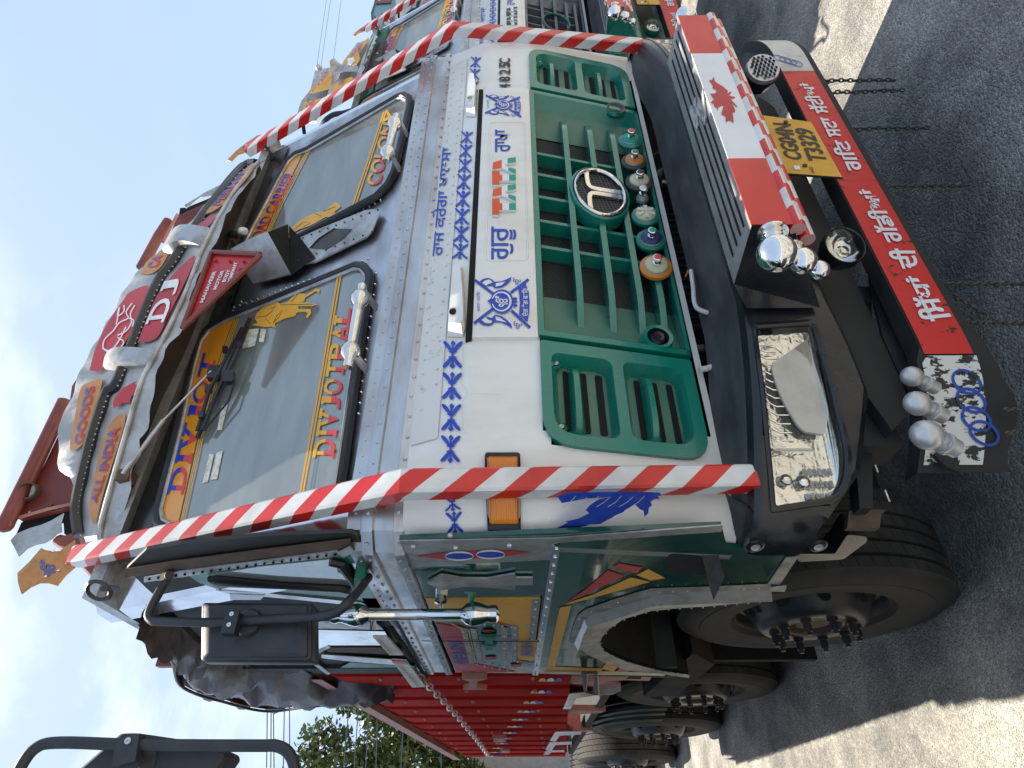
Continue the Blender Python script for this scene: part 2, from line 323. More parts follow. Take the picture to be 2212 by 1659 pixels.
    def build(s, name, parent=None, smooth=40, weld=True, origin=None):
        me = bpy.data.meshes.new(name); o_ = Vector(origin) if origin is not None else None
        vv = [tuple(Vector(p) - o_) for p in s.v] if o_ else s.v
        me.from_pydata(vv, [], s.f)
        for k in s.ms: me.materials.append(M[k])
        me.polygons.foreach_set('material_index', s.m)
        if s.uv:
            ul = me.uv_layers.new(name='uv')
            for fi, u in s.uv.items():
                for li, q in zip(me.polygons[fi].loop_indices, u): ul.data[li].uv = q
        bm = bmesh.new(); bm.from_mesh(me)
        if weld: bmesh.ops.remove_doubles(bm, verts=bm.verts, dist=2e-5)
        bmesh.ops.recalc_face_normals(bm, faces=bm.faces); bm.to_mesh(me); bm.free()
        if smooth:
            me.shade_smooth(); me.set_sharp_from_angle(angle=R(smooth))
        o = bpy.data.objects.new(name, me); sc.collection.objects.link(o)
        if o_: o.location = o_
        if parent: o.parent = parent
        return o
def thing(name, label, cat, loc=(0, 0, 0), group=None):
    o = bpy.data.objects.new(name, None); sc.collection.objects.link(o); o.location = loc; o['label'] = label; o['category'] = cat
    if group: o['group'] = group
    return o
def tag(o, label=None, cat=None, group=None, kind=None):
    for k, v in (('label', label), ('category', cat), ('group', group), ('kind', kind)):
        if v: o[k] = v
    return o
def rnd(pts, r=.25, n=4):
    """rounds the corners of a 2D or 3D polygon"""
    out = []; k = len(pts)
    for i in range(k):
        a, b, c = (Vector(pts[i - 1]), Vector(pts[i]), Vector(pts[(i + 1) % k]))
        rr = r if not isinstance(r, (list, tuple)) else r[i]
        if rr <= 0: out.append(tuple(b)); continue
        p, q = b + (a - b).normalized()*min(rr, (a - b).length*.5), b + (c - b).normalized()*min(rr, (c - b).length*.5)
        for j in range(n + 1):
            t = j/n; out.append(tuple(p*(1 - t)**2 + b*2*t*(1 - t) + q*t*t))
    return out
def dense(pts, step):
    out = []
    for i in range(len(pts)):
        a, b = Vector(pts[i]), Vector(pts[(i + 1) % len(pts)]); n = max(1, int((b - a).length/step))
        out += [tuple(a.lerp(b, j/n)) for j in range(n)]
    return out
def lay(pts, S, e=.003): return [on(p, S, e) for p in pts]
def decal(name, pts, S, m, parent, e=.003, th=.0015, curved=False):
    """a thin sheet cut to an outline and stuck on surface S"""
    b = MB()
    if curved:
        P2 = [Vector((p[0], p[1], 0)) for p in pts]; bm = bmesh.new(); vs_ = [bm.verts.new(p) for p in P2]; bm.faces.new(vs_)
        xs = [p.x for p in P2]; ys = [p.y for p in P2]; st = curved
        for ax, lo, hi in ((0, min(xs), max(xs)), (1, min(ys), max(ys))):
            t = lo + st
            while t < hi:
                co = [0, 0, 0]; no_ = [0, 0, 0]; co[ax] = t; no_[ax] = 1
                bmesh.ops.bisect_plane(bm, geom=bm.verts[:] + bm.edges[:] + bm.faces[:], plane_co=co, plane_no=no_); t += st
        bmesh.ops.triangulate(bm, faces=bm.faces)
        for f_ in bm.faces: b.face([on((v.co.x, v.co.y), S, e) for v in f_.verts], m)
        bm.free()
    else: b.poly(lay(pts, S, e), m)
    return b.build(name, parent, 0)
# lettering ----------------------------------------------------------
TX = {}
def glyphs(s, bold=0.):
    """triangles of a line of text, normalised to its own box"""
    if (s, bold) not in TX:
        c = bpy.data.curves.new('t', 'FONT'); c.body = s; c.offset = bold; c.resolution_u = 3; o = bpy.data.objects.new('t', c); sc.collection.objects.link(o)
        bpy.context.view_layer.update(); me = bpy.data.meshes.new_from_object(o.evaluated_get(bpy.context.evaluated_depsgraph_get()))
        v = [q.co.to_2d() for q in me.vertices]; fs = [tuple(p.vertices) for p in me.polygons]
        bpy.data.objects.remove(o); bpy.data.curves.remove(c); bpy.data.meshes.remove(me)
        x0, x1 = min(q.x for q in v), max(q.x for q in v); y0, y1 = min(q.y for q in v), max(q.y for q in v)
        TX[(s, bold)] = ([((q.x - x0)/(x1 - x0), (q.y - y0)/(y1 - y0)) for q in v], fs)
    return TX[(s, bold)]
SLAB = dict(D=[(.12, 0), (.12, 1)], I=[(.5, 0), (.5, 1)], V=[(.14, 1), (.86, 1)], J=[(.70, 1)], T=[(.5, 0)], P=[(.18, 0), (.18, 1)], A=[(.14, 0), (.86, 0)], L=[(.16, 1)],
    R=[(.16, 0), (.16, 1), (.85, 0)], N=[(.15, 0), (.15, 1), (.85, 1)], H=[(.15, 0), (.85, 0), (.15, 1), (.85, 1)], M=[(.12, 0), (.88, 0)], E=[], C=[], O=[], G=[], S=[], Y=[(.12, 1), (.88, 1)], F=[(.15, 0)], U=[(.15, 1), (.85, 1)], B=[])
def quadmap(bl, br, tr, tl):
    bl, br, tr, tl = map(Vector, (bl, br, tr, tl))
    return lambda u, v: tuple((bl*(1 - u) + br*u)*(1 - v) + (tl*(1 - u) + tr*u)*v)
def words(name, s, quad, S, m, parent, e=.005, bold=.02, two=None, slab=False, build=True, mb=None):
    """quad in picture units: bottom-left, bottom-right, top-right, top-left of the line; two = (upper, lower) paints"""
    q = quadmap(*quad); b = mb or MB(); items = []
    if slab:
        wd = [{'I': .55, 'J': .8, ' ': .45, 'M': 1.25}.get(c, 1) for c in s]; tot = sum(wd); x = 0
        for c, w_ in zip(s, wd):
            if c != ' ':
                V_, F_ = glyphs(c, bold); a, d = x/tot + .006, (x + w_*.93)/tot
                if c == 'I': a, d = a + .25*(d - a), d - .25*(d - a)
                items.append(([(a + (d - a)*p[0], p[1]) for p in V_], F_, 0))
                for (sx_, sy_) in SLAB.get(c, []):
                    hw = .30*(d - a) if c != 'I' else .85*(d - a); cx = a + (d - a)*sx_; y0 = 0 if sy_ == 0 else .85
                    items.append(([(cx - hw, y0), (cx + hw, y0), (cx + hw, y0 + .15), (cx - hw, y0 + .15)], [(0, 1, 2, 3)], .0006))
            x += w_
    else: items.append((*glyphs(s, bold), 0))
    for V_, F_, de in items:
        if two:
            bm = bmesh.new(); vv = [bm.verts.new((p[0], p[1], 0)) for p in V_]
            for f_ in F_:
                try: bm.faces.new([vv[k] for k in f_])
                except ValueError: pass
            bmesh.ops.bisect_plane(bm, geom=bm.verts[:] + bm.edges[:] + bm.faces[:], plane_co=(0, .5, 0), plane_no=(0, 1, 0))
            for f_ in bm.faces: b.face([on(q(v.co.x, v.co.y), S, e + de) for v in f_.verts], two[0] if f_.calc_center_median().y > .5 else two[1])
            bm.free()
        else:
            for f_ in F_: b.face([on(q(*V_[k]), S, e + de) for k in f_], m)
    return b.build(name, parent, 0) if build and not mb else b
def strokes(b, lines, wid, S, m, e):
    """flat brush lines in picture units; each line a list of points, wid a number or one per point"""
    for li, ln in enumerate(lines):
        n = len(ln); L_, R_ = [], []
        for k, p in enumerate(ln):
            t = Vector(ln[min(k + 1, n - 1)]) - Vector(ln[max(k - 1, 0)]); t.normalize(); nn = Vector((-t.y, t.x))
            ww = (wid[k] if isinstance(wid, (list, tuple)) else wid)/2
            L_.append(on(Vector(p) + nn*ww, S, e + li*.0002)); R_.append(on(Vector(p) - nn*ww, S, e + li*.0002))
        b.grid([L_, R_], m)
def curve(pts, n=6):
    out = []; P_ = [Vector(p) for p in pts]; P_ = [P_[0]*2 - P_[1]] + P_ + [P_[-1]*2 - P_[-2]]
    for i in range(1, len(P_) - 2):
        a, b_, c, d = P_[i - 1:i + 3]
        for k in range(n):
            t = k/n; out.append(.5*((2*b_) + (c - a)*t + (2*a - 5*b_ + 4*c - d)*t*t + (3*b_ - a - 3*c + d)*t**3))
    out.append(P_[-2]); return out
def ell(c, a, b_, ang=0, n=20):
    return [(c[0] + a*cos(t)*cos(ang) - b_*sin(t)*sin(ang), c[1] + a*cos(t)*sin(ang) + b_*sin(t)*cos(ang)) for t in [2*pi*k/n for k in range(n)]]
# ------------------------------------------------------------------ ground
b = MB(); b.box((-400, -400, -.5), (400, 400, 0), 'asphalt')
tag(b.build('ground', smooth=0), kind='structure')

# ================================================================== the decorated truck
T = thing('cargo_truck', 'large white and green decorated truck in the foreground, with maple leaf guard', 'truck', (0, 0, 0), 'decorated cargo trucks parked side by side')
P = {}
def part(key, o): P.setdefault(key, []).append(o); return o
# ---- white front panel (a curved sheet with the grille opening left out)
def zl(a, b_, n): return [a + (b_ - a)*k/n for k in range(n + 1)]
def in_grille(x, z): return abs(x) < 1.03 and 1.165 < z < 1.625 and not (abs(x) > .94 and (z < 1.23 or z > 1.58) and (abs(x) - .94)/.09 + (1.23 - z if z < 1.4 else z - 1.58)/.06 > 1.05)
xs = sorted(set([round(-1.24 + .02*k, 3) for k in range(125)] + [-1.235, -1.23, 1.235, 1.23]))
zs = sorted(set(zl(1.135, 1.62, 24) + zl(1.62, 1.82, 5) + zl(1.82, 1.975, 6)))
b = MB(); i0 = len(b.v)
for z in zs: b.v += [(x, front(x, z), z) for x in xs]
n = len(xs)
for a in range(len(zs) - 1):
    for c in range(n - 1):
        if not in_grille((xs[c] + xs[c + 1])/2, (zs[a] + zs[a + 1])/2): b.f.append((a*n + c, a*n + c + 1, (a + 1)*n + c + 1, (a + 1)*n + c)); b.m.append(b.mi('white_paint'))
b.grid([[(x, front(x, 1.135) + q, 1.135 + .0*q) for x in xs] for q in (0, .03)], 'white_paint')
for s_ in (-1, 1): b.grid([[(s_*1.24, front(1.24, z) + q, z) for z in zs] for q in (0, .03)], 'white_paint')
fp = b.build('front_panel', T, 50)
# peeling strip above the hood, with its paint flaked back to bare metal
b = MB(); zz = zl(1.895, 1.972, 3)
b.grid([[(x, front(x, z) - .004, z) for x in zl(-.98, 1.02, 60)] for z in zz], 'peeling_white'); b.build('trim_strip', fp, 0)
b = MB()
for k in range(34):
    x = -.80 + k*.053
    for z in (1.912, 1.955): b.sphere((x, front(x, z) - .005, z), .004, 'old_white_trim', 6)
tag(b.build('rivets', fp), kind='stuff')
# dark interior behind grille, engine bay
b = MB(); b.box((-1.0, .30, .62), (1.15, .34, 1.12), 'void_black'); b.box((-1.19, .26, 1.12), (1.19, .30, 1.9), 'void_black'); b.box((-.72, .3, .5), (-.68, 2.4, 1.95), 'void_black'); b.box((-1.20, .30, 1.60), (-1.17, 1.5, 1.95), 'void_black'); b.box((1.17, .2, .95), (1.23, 1.5, 1.96), 'side_green')
b.box((-1.15, .2, 1.93), (1.15, 1.4, 1.97), 'void_black')
b.build('engine_bay', T, 0)
b = MB(); b.box((-.45, .22, .70), (.35, .29, 1.12), 'dark_chassis')
for k in range(22): b.box((-.44 + k*.036, .21, .71), (-.434 + k*.036, .222, 1.11), 'greasy_steel')
b.build('radiator', T, 0)
b = MB()
for (x, z, w_, h_) in [(.52, 1.02, .10, .06), (.62, .95, .08, .05), (.55, .90, .05, .05), (.44, .98, .05, .07), (.72, 1.05, .07, .03), (.30, .88, .06, .06), (-.55, 1.0, .06, .05), (-.72, .98, .07, .03)]:
    b.box((x - w_/2, .16, z - h_/2), (x + w_/2, .22, z + h_/2), 'greasy_steel')
b.build('engine_block', T, 0)
def pipe(name, pts, r_, m, S=None):
    b = MB(); b.tube(curve(pts, 6), r_, m, 8); return b.build(name, T)
U_ = lambda k, pts, S: [on(p, S) for p in g(k, *pts)]
pipe('hose', U_('E', [(1120, 950), (1210, 960), (1280, 985)], sy(.12)), .006, 'cream')
pipe('hose', U_('E', [(1270, 1050), (1290, 1150), (1330, 1300), (1350, 1400), (1320, 1560), (1290, 1640)], sy(.10)), .004, 'bolt_orange')
pipe('hose', U_('E', [(1080, 930), (1130, 880), (1200, 920), (1260, 930)], sy(.14)), .018, 'greasy_steel')
pipe('hose', U_('E', [(1060, 760), (1100, 740), (1160, 720), (1190, 690)], sy(.14)), .006, 'greasy_steel')
pipe('wiper_pipe', U_('F', [(1328, 120), (1345, 250), (1350, 330), (1370, 390), (1430, 420), (1500, 438)], sy(.05)), .007, 'old_white_trim')
pipe('hose', U_('F', [(1390, 840), (1450, 830), (1530, 800)], sy(.08)), .009, 'old_white_trim')
pipe('hose', U_('F', [(1360, 690), (1430, 685), (1520, 710)], sy(.12)), .012, 'greasy_steel')
# ---- hood panel with the raised name frame
zt = lambda x: 1.813
b = MB(); xx = zl(-.675, .675, 40)
b.grid([[(x, front(x, z) - e_, z) for x in xx] for z, e_ in ((1.622, -.01), (1.624, .010), (1.635, .014), (1.72, .014), (1.80, .014), (1.812, .010), (1.814, -.02))], 'white_paint')
for s_ in (-1, 1): b.poly([(s_*.675, -.014, 1.624), (s_*.675, -.014, 1.812), (s_*.675, .02, 1.812), (s_*.675, .02, 1.624)], 'white_paint')
hp = b.build('hood_panel', T, 30)
b = MB(); b.box((-.68, -.006, 1.8145), (.68, .01, 1.832), 'void_black'); b.build('panel_gap', T, 0)
b = MB(); fr_ = [(x, z) for x, z in rnd([(-.36, 1.648), (.42, 1.648), (.42, 1.782), (-.36, 1.782)], .02)]
b.tube([(x, -.014, z) for x, z in fr_], .0035, 'white_paint', 8, closed=True, upv=(0, 1, 0)); b.build('raised_frame', hp)
# ---- chrome-like hinge covers
for s_, k_, pts in ((-1, 'D', [(705, 105), (770, 100), (790, 300), (800, 560), (780, 608), (668, 606), (675, 480)]), (1, 'C', [(1195, 205), (1232, 200), (1250, 300), (1240, 484), (1170, 482), (1180, 300)])):
    q = lay(g(k_, *pts), SF, .003); b = MB(); c = sum(q, Vector())/len(q)
    top = [c + (p - c)*.80 + Vector((0, -.035, 0)) for p in q]
    b.poly(top, 'white_paint')
    for i in range(len(q)): b.face([q[i], q[(i + 1) % len(q)], top[(i + 1) % len(q)], top[i]], 'white_paint')
    h_ = b.build('hinge_cover', T, 30)
    cc = on(g(k_, (722, 485) if s_ < 0 else (1208, 410))[0], SF, .04)
    b = MB(); b.lathe(cc, (0, -1, 0), [(.006, -.004), (.014, 0), (.015, .002), (.018, .001)], ['void_black' if s_ < 0 else 'dull_aluminium', 'white_paint', 'white_paint'], 16); b.sphere(cc, .011, 'void_black' if s_ < 0 else 'dull_aluminium', 10, .2, (0, -1, 0)); b.build('bolt', h_)
# ---- centre grille
G_ = 'green_plastic'
b = MB()
def gy(x, z): return front(x, z)
zr = zl(1.165, 1.622, 14)
def gband(x0, x1, z0, z1, yo, m, nx=6, nz=3): b.grid([[(x, gy(x, z) + yo, z) for x in zl(x0, x1, nx)] for z in zl(z0, z1, nz)], m)
# outer frame ring
gband(-.665, .665, 1.605, 1.623, -.012, G_, 20); gband(-.665, .665, 1.165, 1.178, -.012, G_, 20)
for s_ in (-1, 1):
    # side cheek: slopes from the frame back to the mesh plane
    for (xa, ya, xb, yb) in ((.665, -.012, .645, -.012), (.645, -.012, .60, .035), (.60, .035, .44, .062), (.665, -.012, .668, .03)):
        b.grid([[(s_*xa, gy(xa, z) + ya, z) for z in zr], [(s_*xb, gy(xb, z) + yb, z) for z in zr]], G_ if xb > .5 else 'faded_green')
gband(-.645, .645, 1.604, 1.606, .02, G_, 10); b.grid([[(x, gy(x, 1.604) + q, 1.604) for x in zl(-.645, .645, 10)] for q in (-.012, .06)], G_)
b.grid([[(x, gy(x, 1.179) + q, 1.179) for x in zl(-.645, .645, 10)] for q in (-.012, .06)], G_)
cg = b.build('centre_grille', T, 35)
b = MB(); b.grid([[(x, gy(x, z) + .066, z) for x in zl(-.46, .46, 8)] for z in zr], 'grille_mesh'); b.build('mesh_screen', cg, 0)
for z, x0 in ((1.488, .585), (1.386, .585), (1.292, .585), (1.222, .60)):
    b = MB(); nx = zl(-x0, x0, 36); rows = [[], [], [], []]
    for x in nx:
        t = max(0, (abs(x) - .40)/(x0 - .40)); d = .062*(1 - t*t) + .004*t; fy = gy(x, z) + .055 - d
        rows[0].append((x, gy(x, z) + .064, z + .012)); rows[1].append((x, fy, z + .010)); rows[2].append((x, fy, z - .010)); rows[3].append((x, gy(x, z) + .064, z - .012))
    b.grid(rows, G_); b.build('grille_bar', cg, 30)
for x in (-.26, -.13, .13, .26, 0):
    for z0, z1 in ((1.496, 1.604), (1.394, 1.480), (1.300, 1.378), (1.230, 1.284)):
        if abs(x) < .1 and z0 < 1.45: continue
        b = MB(); rows = []
        for z in (z0, z1): rows.append([(x - .011, gy(x, z) + .064, z), (x - .007, gy(x, z) + .012, z), (x + .007, gy(x, z) + .012, z), (x + .011, gy(x, z) + .064, z)])
        b.grid(rows, G_); b.build('grille_rib', cg, 30)
# badge
bc = on(g('E', (655, 1063))[0], SF); bn = Vector((0, -1, -.2)).normalized()
def oval(c, n_, a, b_, h, k=40): 
    ex = Vector((1, 0, 0)); ez = ex.cross(n_).normalized(); ez = ez if ez.z > 0 else -ez
    return [Vector(c) + ex*a*cos(2*pi*j/k) + ez*b_*sin(2*pi*j/k) + n_*h for j in range(k)]
b = MB()
for (a, c_, h, a2, c2, h2, m) in ((.150, .112, -.03, .148, .110, .022, G_), (.148, .110, .022, .140, .103, .026, G_), (.140, .103, .026, .132, .096, .018, 'black_plastic')):
    p1, p2 = oval(bc, bn, a, c_, h), oval(bc, bn, a2, c2, h2); b.grid([p1 + p1[:1], p2 + p2[:1]], m)
bd = b.build('badge', cg, 30)
b = MB(); b.poly(oval(bc, bn, .130, .095, .012), 'badge_mesh'); b.build('badge_screen', bd, 0)
b = MB(); b.tube(oval(bc, bn, .127, .092, .024), .0075, 'chrome', 8, closed=True, upv=bn)
ex = Vector((1, 0, 0)); ez = bn.cross(ex).normalized(); ez = ez if ez.z > 0 else -ez
def bp_(x, z, h=.026): return bc + ex*x + ez*z + bn*h
for s_ in (-1, 1):
    L_, R__ = [], []
    cen = curve([bp_(s_*.014, -.086), bp_(s_*.0125, -.03), bp_(s_*.0145, .022), bp_(s_*.028, .040), bp_(s_*.07, .044), bp_(s_*.110, .042)], 4); nn_ = len(cen) - 1   # one half of the emblem: a leg rising from the foot and sweeping out to the rim
    for k, c_ in enumerate(cen):
        t_ = (cen[min(k + 1, nn_)] - cen[max(k - 1, 0)]).normalized(); w_ = (.0105 if k < 10 else .008)*(1.15 if k < 3 else 1); q_ = t_.cross(bn).normalized()*w_
        L_.append(c_ - q_); R__.append(c_ + q_)
    b.grid([[p - bn*.01 for p in L_], L_, R__, [p - bn*.01 for p in R__]], 'chrome')
b.build('emblem', bd, 30)
# ---- side grilles
def side_grille(s_):
    b = MB(); out = rnd([(.685, 1.170), (1.025, 1.170), (1.025, 1.620), (.685, 1.620)], [.012, .085, .085, .012], 5)
    bays = [rnd([(.725, 1.415), (.99, 1.415), (.99, 1.590), (.725, 1.590)], [.03, .03, .06, .03], 4), rnd([(.725, 1.205), (.985, 1.205), (.985, 1.385), (.725, 1.385)], [.03, .06, .03, .03], 4)]
    # the plate with two openings, made by bridging the outline to the bays
    bm = bmesh.new()
    for loop in [out] + bays:
        vv = [bm.verts.new((p[0], 0, p[1])) for p in loop]
        for i in range(len(vv)): bm.edges.new((vv[i], vv[(i + 1) % len(vv)]))
    bmesh.ops.triangle_fill(bm, edges=bm.edges[:], use_beauty=True, use_dissolve=False)
    F_ = lambda x, z, e_=0: (s_*x, front(x, z) + e_, z)
    for f_ in bm.faces:
        c = f_.calc_center_median()
        if not any(min(p[0] for p in q)+.004 < c.x < max(p[0] for p in q)-.004 and min(p[1] for p in q)+.004 < c.z < max(p[1] for p in q)-.004 for q in bays): b.face([F_(v.co.x, v.co.z, -.014) for v in f_.verts], G_)
    bm.free()
    b.grid([[F_(*p, -.014) for p in out + out[:1]], [F_(*p, .012) for p in out + out[:1]]], G_)
    for q in bays:
        c = (sum(p[0] for p in q)/len(q), sum(p[1] for p in q)/len(q)); inn = [(c[0] + (p[0] - c[0])*.86, c[1] + (p[1] - c[1])*.80) for p in q]
        b.grid([[F_(*p, -.014) for p in q + q[:1]], [F_(*p, .032) for p in inn + inn[:1]]], G_); b.poly([F_(*p, .032) for p in inn], 'faded_green')
    o = b.build('side_grille', T, 32)
    for (z0, z1) in ((1.442, 1.462), (1.488, 1.508), (1.542, 1.556), (1.232, 1.250), (1.278, 1.296), (1.332, 1.348)):
        b = MB(); q = rnd([(.755, z0), (.955, z0), (.955, z1), (.755, z1)], .006, 2); b.prism([F_(*p, .0285) for p in q], (0, .004, 0), 'void_black'); b.build('slot', o, 0)
    for z in (1.522, 1.312):
        b = MB(); rows = [[], [], [], []]
        for x in zl(.738, .975, 14):
            t = abs((x - .857)/.119); d = .050*(1 - t**4)
            rows[0].append(F_(x, z + .02, .032)); rows[1].append(F_(x, z + .008, .032 - d)); rows[2].append(F_(x, z - .008, .032 - d)); rows[3].append(F_(x, z - .02, .032))
        b.grid(rows, G_); b.build('fin', o, 30)
    for (x, z) in ((.745, 1.575), (.955, 1.57)):
        b = MB(); p = F_(x, z, .02); b.lathe(p, (0, -1, 0), [(.001, .012), (.007, .012), (.009, .008), (.011, .01), (.016, .004), (.016, -.004)], ['dull_aluminium', 'black_plastic', G_, G_, G_], 14); b.build('screw', o)
for s_ in (-1, 1): side_grille(s_)
for px, py in ((1085, 620),):
    b = MB(); c = on(g('F', (px, py))[0], SF, .012); b.lathe(c, (0, -1, -.1), [(.05, -.02), (.045, .004), (.034, .002), (.032, -.012), (.022, -.006), (.018, .004), (.010, .002), (.001, .003)], [G_, G_, 'void_black', 'black_plastic', 'black_rubber', 'black_plastic', 'void_black'], 24); b.build('lock_recess', cg)
b = MB(); c = on(g('E', (780, 440))[0], SF, .012); b.lathe(c, (0, -1, -.1), [(.045, -.01), (.04, .006), (.03, .004), (.02, -.004), (.001, -.004)], [G_, 'black_plastic', 'greasy_steel', 'void_black'], 20); b.build('lock_recess', cg)
# ---- seven reflector discs along the grille foot
for (px, py, r_, m1, m2, m3) in [(885, 690, .050, G_, 'flag_green', 'decal_red'), (910, 842, .050, 'greasy_steel', 'bolt_orange', 'frame_green'), (945, 990, .052, 'greasy_steel', 'cream', 'greasy_steel'),
        (968, 1105, .022, 'silver_paint', 'silver_paint', 'silver_paint'), (990, 1235, .050, G_, 'cream', None), (1030, 1410, .052, 'frame_green', 'bolt_blue', 'flag_green'), (1065, 1605, .054, 'bolt_orange', 'cream', 'decal_red')]:
    c = on(g('E', (px, py))[0], SF, .025); ax = Vector((-.05, -1, .05)); b = MB()
    b.lathe(c, ax, [(r_*.98, -.012), (r_, -.004), (r_*.97, .0), (r_*.72, .006), (r_*.70, .010), (r_*.62, .014), (r_*.30, .018), (.001, .018)], [m1, m1, m1, 'silver_paint' if m3 else m2, m2, m2, m2], 28)
    ro = b.build('reflector_stud', T)
    b = MB(); b.lathe(c, ax, [(.011, -.05), (.011, -.01)], 'greasy_steel', 10)
    if m3:
        b.lathe(c, ax, [(.014, .014), (.014, .020), (.008, .023), (.008, .031), (.0145, .034), (.0155, .042), (.012, .044), (.001, .044)], ['chrome', 'chrome', 'chrome', 'chrome', 'chrome', 'chrome', m3], 18)
    b.build('knob', ro)
    if not m3:
        b = MB()
        for k in range(6):
            a = k*pi/3; b.face([Vector(c) + ax.normalized()*.0195, *[Vector(c) + ax.normalized()*.0195 + Vector((cos(a + q), 0, sin(a + q)))*r_*.66 for q in (-.22, .22)]], 'silver_paint')
        b.build('star_print', ro, 0)
# ---- text and emblems on the front
BL = 'decal_blue'
words('lettering', 'ਗੁਰੂ', g('a', (1155, 1475), (1155, 1078), (860, 1078), (860, 1475)), SF, BL, hp, .0165, .012)
words('lettering', 'ਰਾਖਾ', g('C', (1500, 762), (1505, 600), (1382, 600), (1382, 762)), SF, BL, hp, .0165, .012)
words('lettering', 'ਰਾਜ ਕਰੇਗਾ ਖਾਲਸਾ', g('a', (275, 1400), (385, 110), (240, 110), (115, 1400)), SF, BL, fp, .008, .010)
# raised name letters with three bands of colour
for ch, (y0, y1) in zip('TATA', ((965, 772), (812, 600), (610, 440), (480, 290))):
    x0, x1, mid = 872, 1150, (y0 + y1)/2; wd = (y0 - y1)
    if ch == 'T': pcs = [([(x0, y0), (x0 - 2, y1), (960, y1), (960, y1 + wd*.28), (990, y1 + wd*.28), (992, y0 - wd*.3), (956, y0 - wd*.3), (956, y0)], 'saffron'),
        ([(992, y1 + wd*.28), (1070, y1 + wd*.28), (1070, y0 - wd*.3), (992, y0 - wd*.3)], 'decal_white'), ([(1070, y1 + wd*.28), (x1, y1 + wd*.28), (x1, y0 - wd*.3), (1070, y0 - wd*.3)], 'flag_green')]
    else:
        pcs = [([(x0, mid + 38), (x0 + 10, mid - 45), (985, mid - 75), (985, mid + 20), (900, mid + 42)], 'saffron'),
            ([(985, mid - 75), (1052, mid - 92), (1052, mid - 30), (1015, mid - 15), (1060, mid + 15), (1060, mid + 55), (985, mid + 22)], 'decal_white'),
            ([(1052, mid - 92), (x1, mid - 108), (x1, mid - 45), (1052, mid - 30)], 'flag_green'), ([(1060, mid + 15), (x1, mid + 35), (x1, mid + 100), (1060, mid + 55)], 'flag_green')]
    b = MB()
    for pts, m in pcs: b.prism(lay(g('a', *pts), SF, .015), (0, -.010, 0), m, 'decal_white')
    b.build('badge_letter', hp, 0)
# model number
b = MB()
for ch, y0 in zip('4825C', (285, 232, 180, 130, 100)):
    words('', ch, g('C', (1492, y0), (1495, y0 - 36), (1412, y0 - 36), (1408, y0)), SF, 'black_print', None, .006, .03, mb=b)
b.build('model_number', fp, 0)
def emblem(pts4, S, parent, eps):
    """crossed pennants with a ringed ek onkar, drawn in a 1723 x 1659 frame"""
    q = quadmap(*pts4); f = lambda P_: [q(x/1723, y/1659) for x, y in P_]; s1 = (Vector(pts4[1]) - Vector(pts4[0])).length/1723; b = MB()
    strokes(b, [f([(130, 240), (600, 590)]), f([(1030, 560), (1475, 225)]), f([(110, 1330), (590, 960)]), f([(1050, 1010), (1515, 1440)])], 70*s1, S, BL, eps)
    for pts in ([(255, 280), (340, 215), (470, 190), (560, 230), (625, 290), (800, 275), (950, 215), (1045, 160), (1030, 260), (930, 360), (800, 430), (640, 450), (560, 380), (470, 395), (400, 390), (300, 320)],
                [(235, 1300), (330, 1370), (470, 1395), (570, 1360), (630, 1295), (800, 1310), (950, 1380), (1070, 1460), (1040, 1350), (930, 1240), (800, 1150), (640, 1110), (550, 1200), (470, 1170), (400, 1180), (290, 1240)]):
        b.poly(lay(f(pts), S, eps + .0006), BL)
    for pts in ([(315, 320), (390, 260), (500, 235), (580, 310), (480, 345), (415, 390)], [(660, 330), (900, 285), (800, 380), (650, 415)], [(300, 1250), (390, 1180), (480, 1245), (570, 1275), (540, 1330), (400, 1330)], [(645, 1160), (760, 1190), (930, 1315), (780, 1280), (665, 1260)]):
        b.poly(lay(f(pts), S, eps + .0012), 'white_paint')
    b.poly(lay(f(ell((810, 790), 290, 305)), S, eps + .0016), BL); b.poly(lay(f(ell((800, 790), 250, 252)), S, eps + .0020), 'white_paint'); b.poly(lay(f(ell((790, 790), 212, 215)), S, eps + .0024), BL)
    b.poly(lay(f([(445, 785), (530, 720), (620, 730), (620, 850), (540, 850)]), S, eps + .0028), BL)
    b.poly(lay(f([(1210, 420), (1400, 300), (1415, 370), (1480, 560), (1500, 790), (1490, 1050), (1450, 1300), (1240, 1100), (1265, 800), (1240, 580)]), S, eps + .0012), BL)
    for y in (720, 800, 890): b.poly(lay(f(ell((1140, y), 55, 36)), S, eps + .0022), BL)
    mk = lambda a: f(a)
    words('', 'ੴ', mk([(960, 930), (960, 640), (640, 640), (640, 930)]), S, 'white_paint', None, eps + .003, .02, mb=b)
    words('', 'ੴ', mk([(1290, 355), (1290, 175), (1085, 175), (1085, 355)]), S, BL, None, eps, .0, mb=b)
    words('', 'ੴ', mk([(1320, 1465), (1320, 1270), (1100, 1270), (1100, 1465)]), S, BL, None, eps, .0, mb=b)
    words('', 'ਦੇਗ ਤੇਗ ਫਤਿਹ', mk([(1455, 1160), (1455, 460), (1300, 460), (1300, 1160)]), S, 'white_paint', None, eps + .0018, .015, mb=b)
    words('', 'ਅਕਾਲ ਸਹਾਇ', mk([(265, 1030), (265, 530), (165, 530), (165, 1030)]), S, BL, None, eps, .0, mb=b)
    return b.build('emblem_sticker', parent, 0)
emblem(g('e', (0, 0), (1723, 0), (1723, 1659), (0, 1659)), SF, hp, .0165)
emblem(g('C', (1290, 318), (1610, 340), (1610, 535), (1290, 520)), SF, hp, .0165)
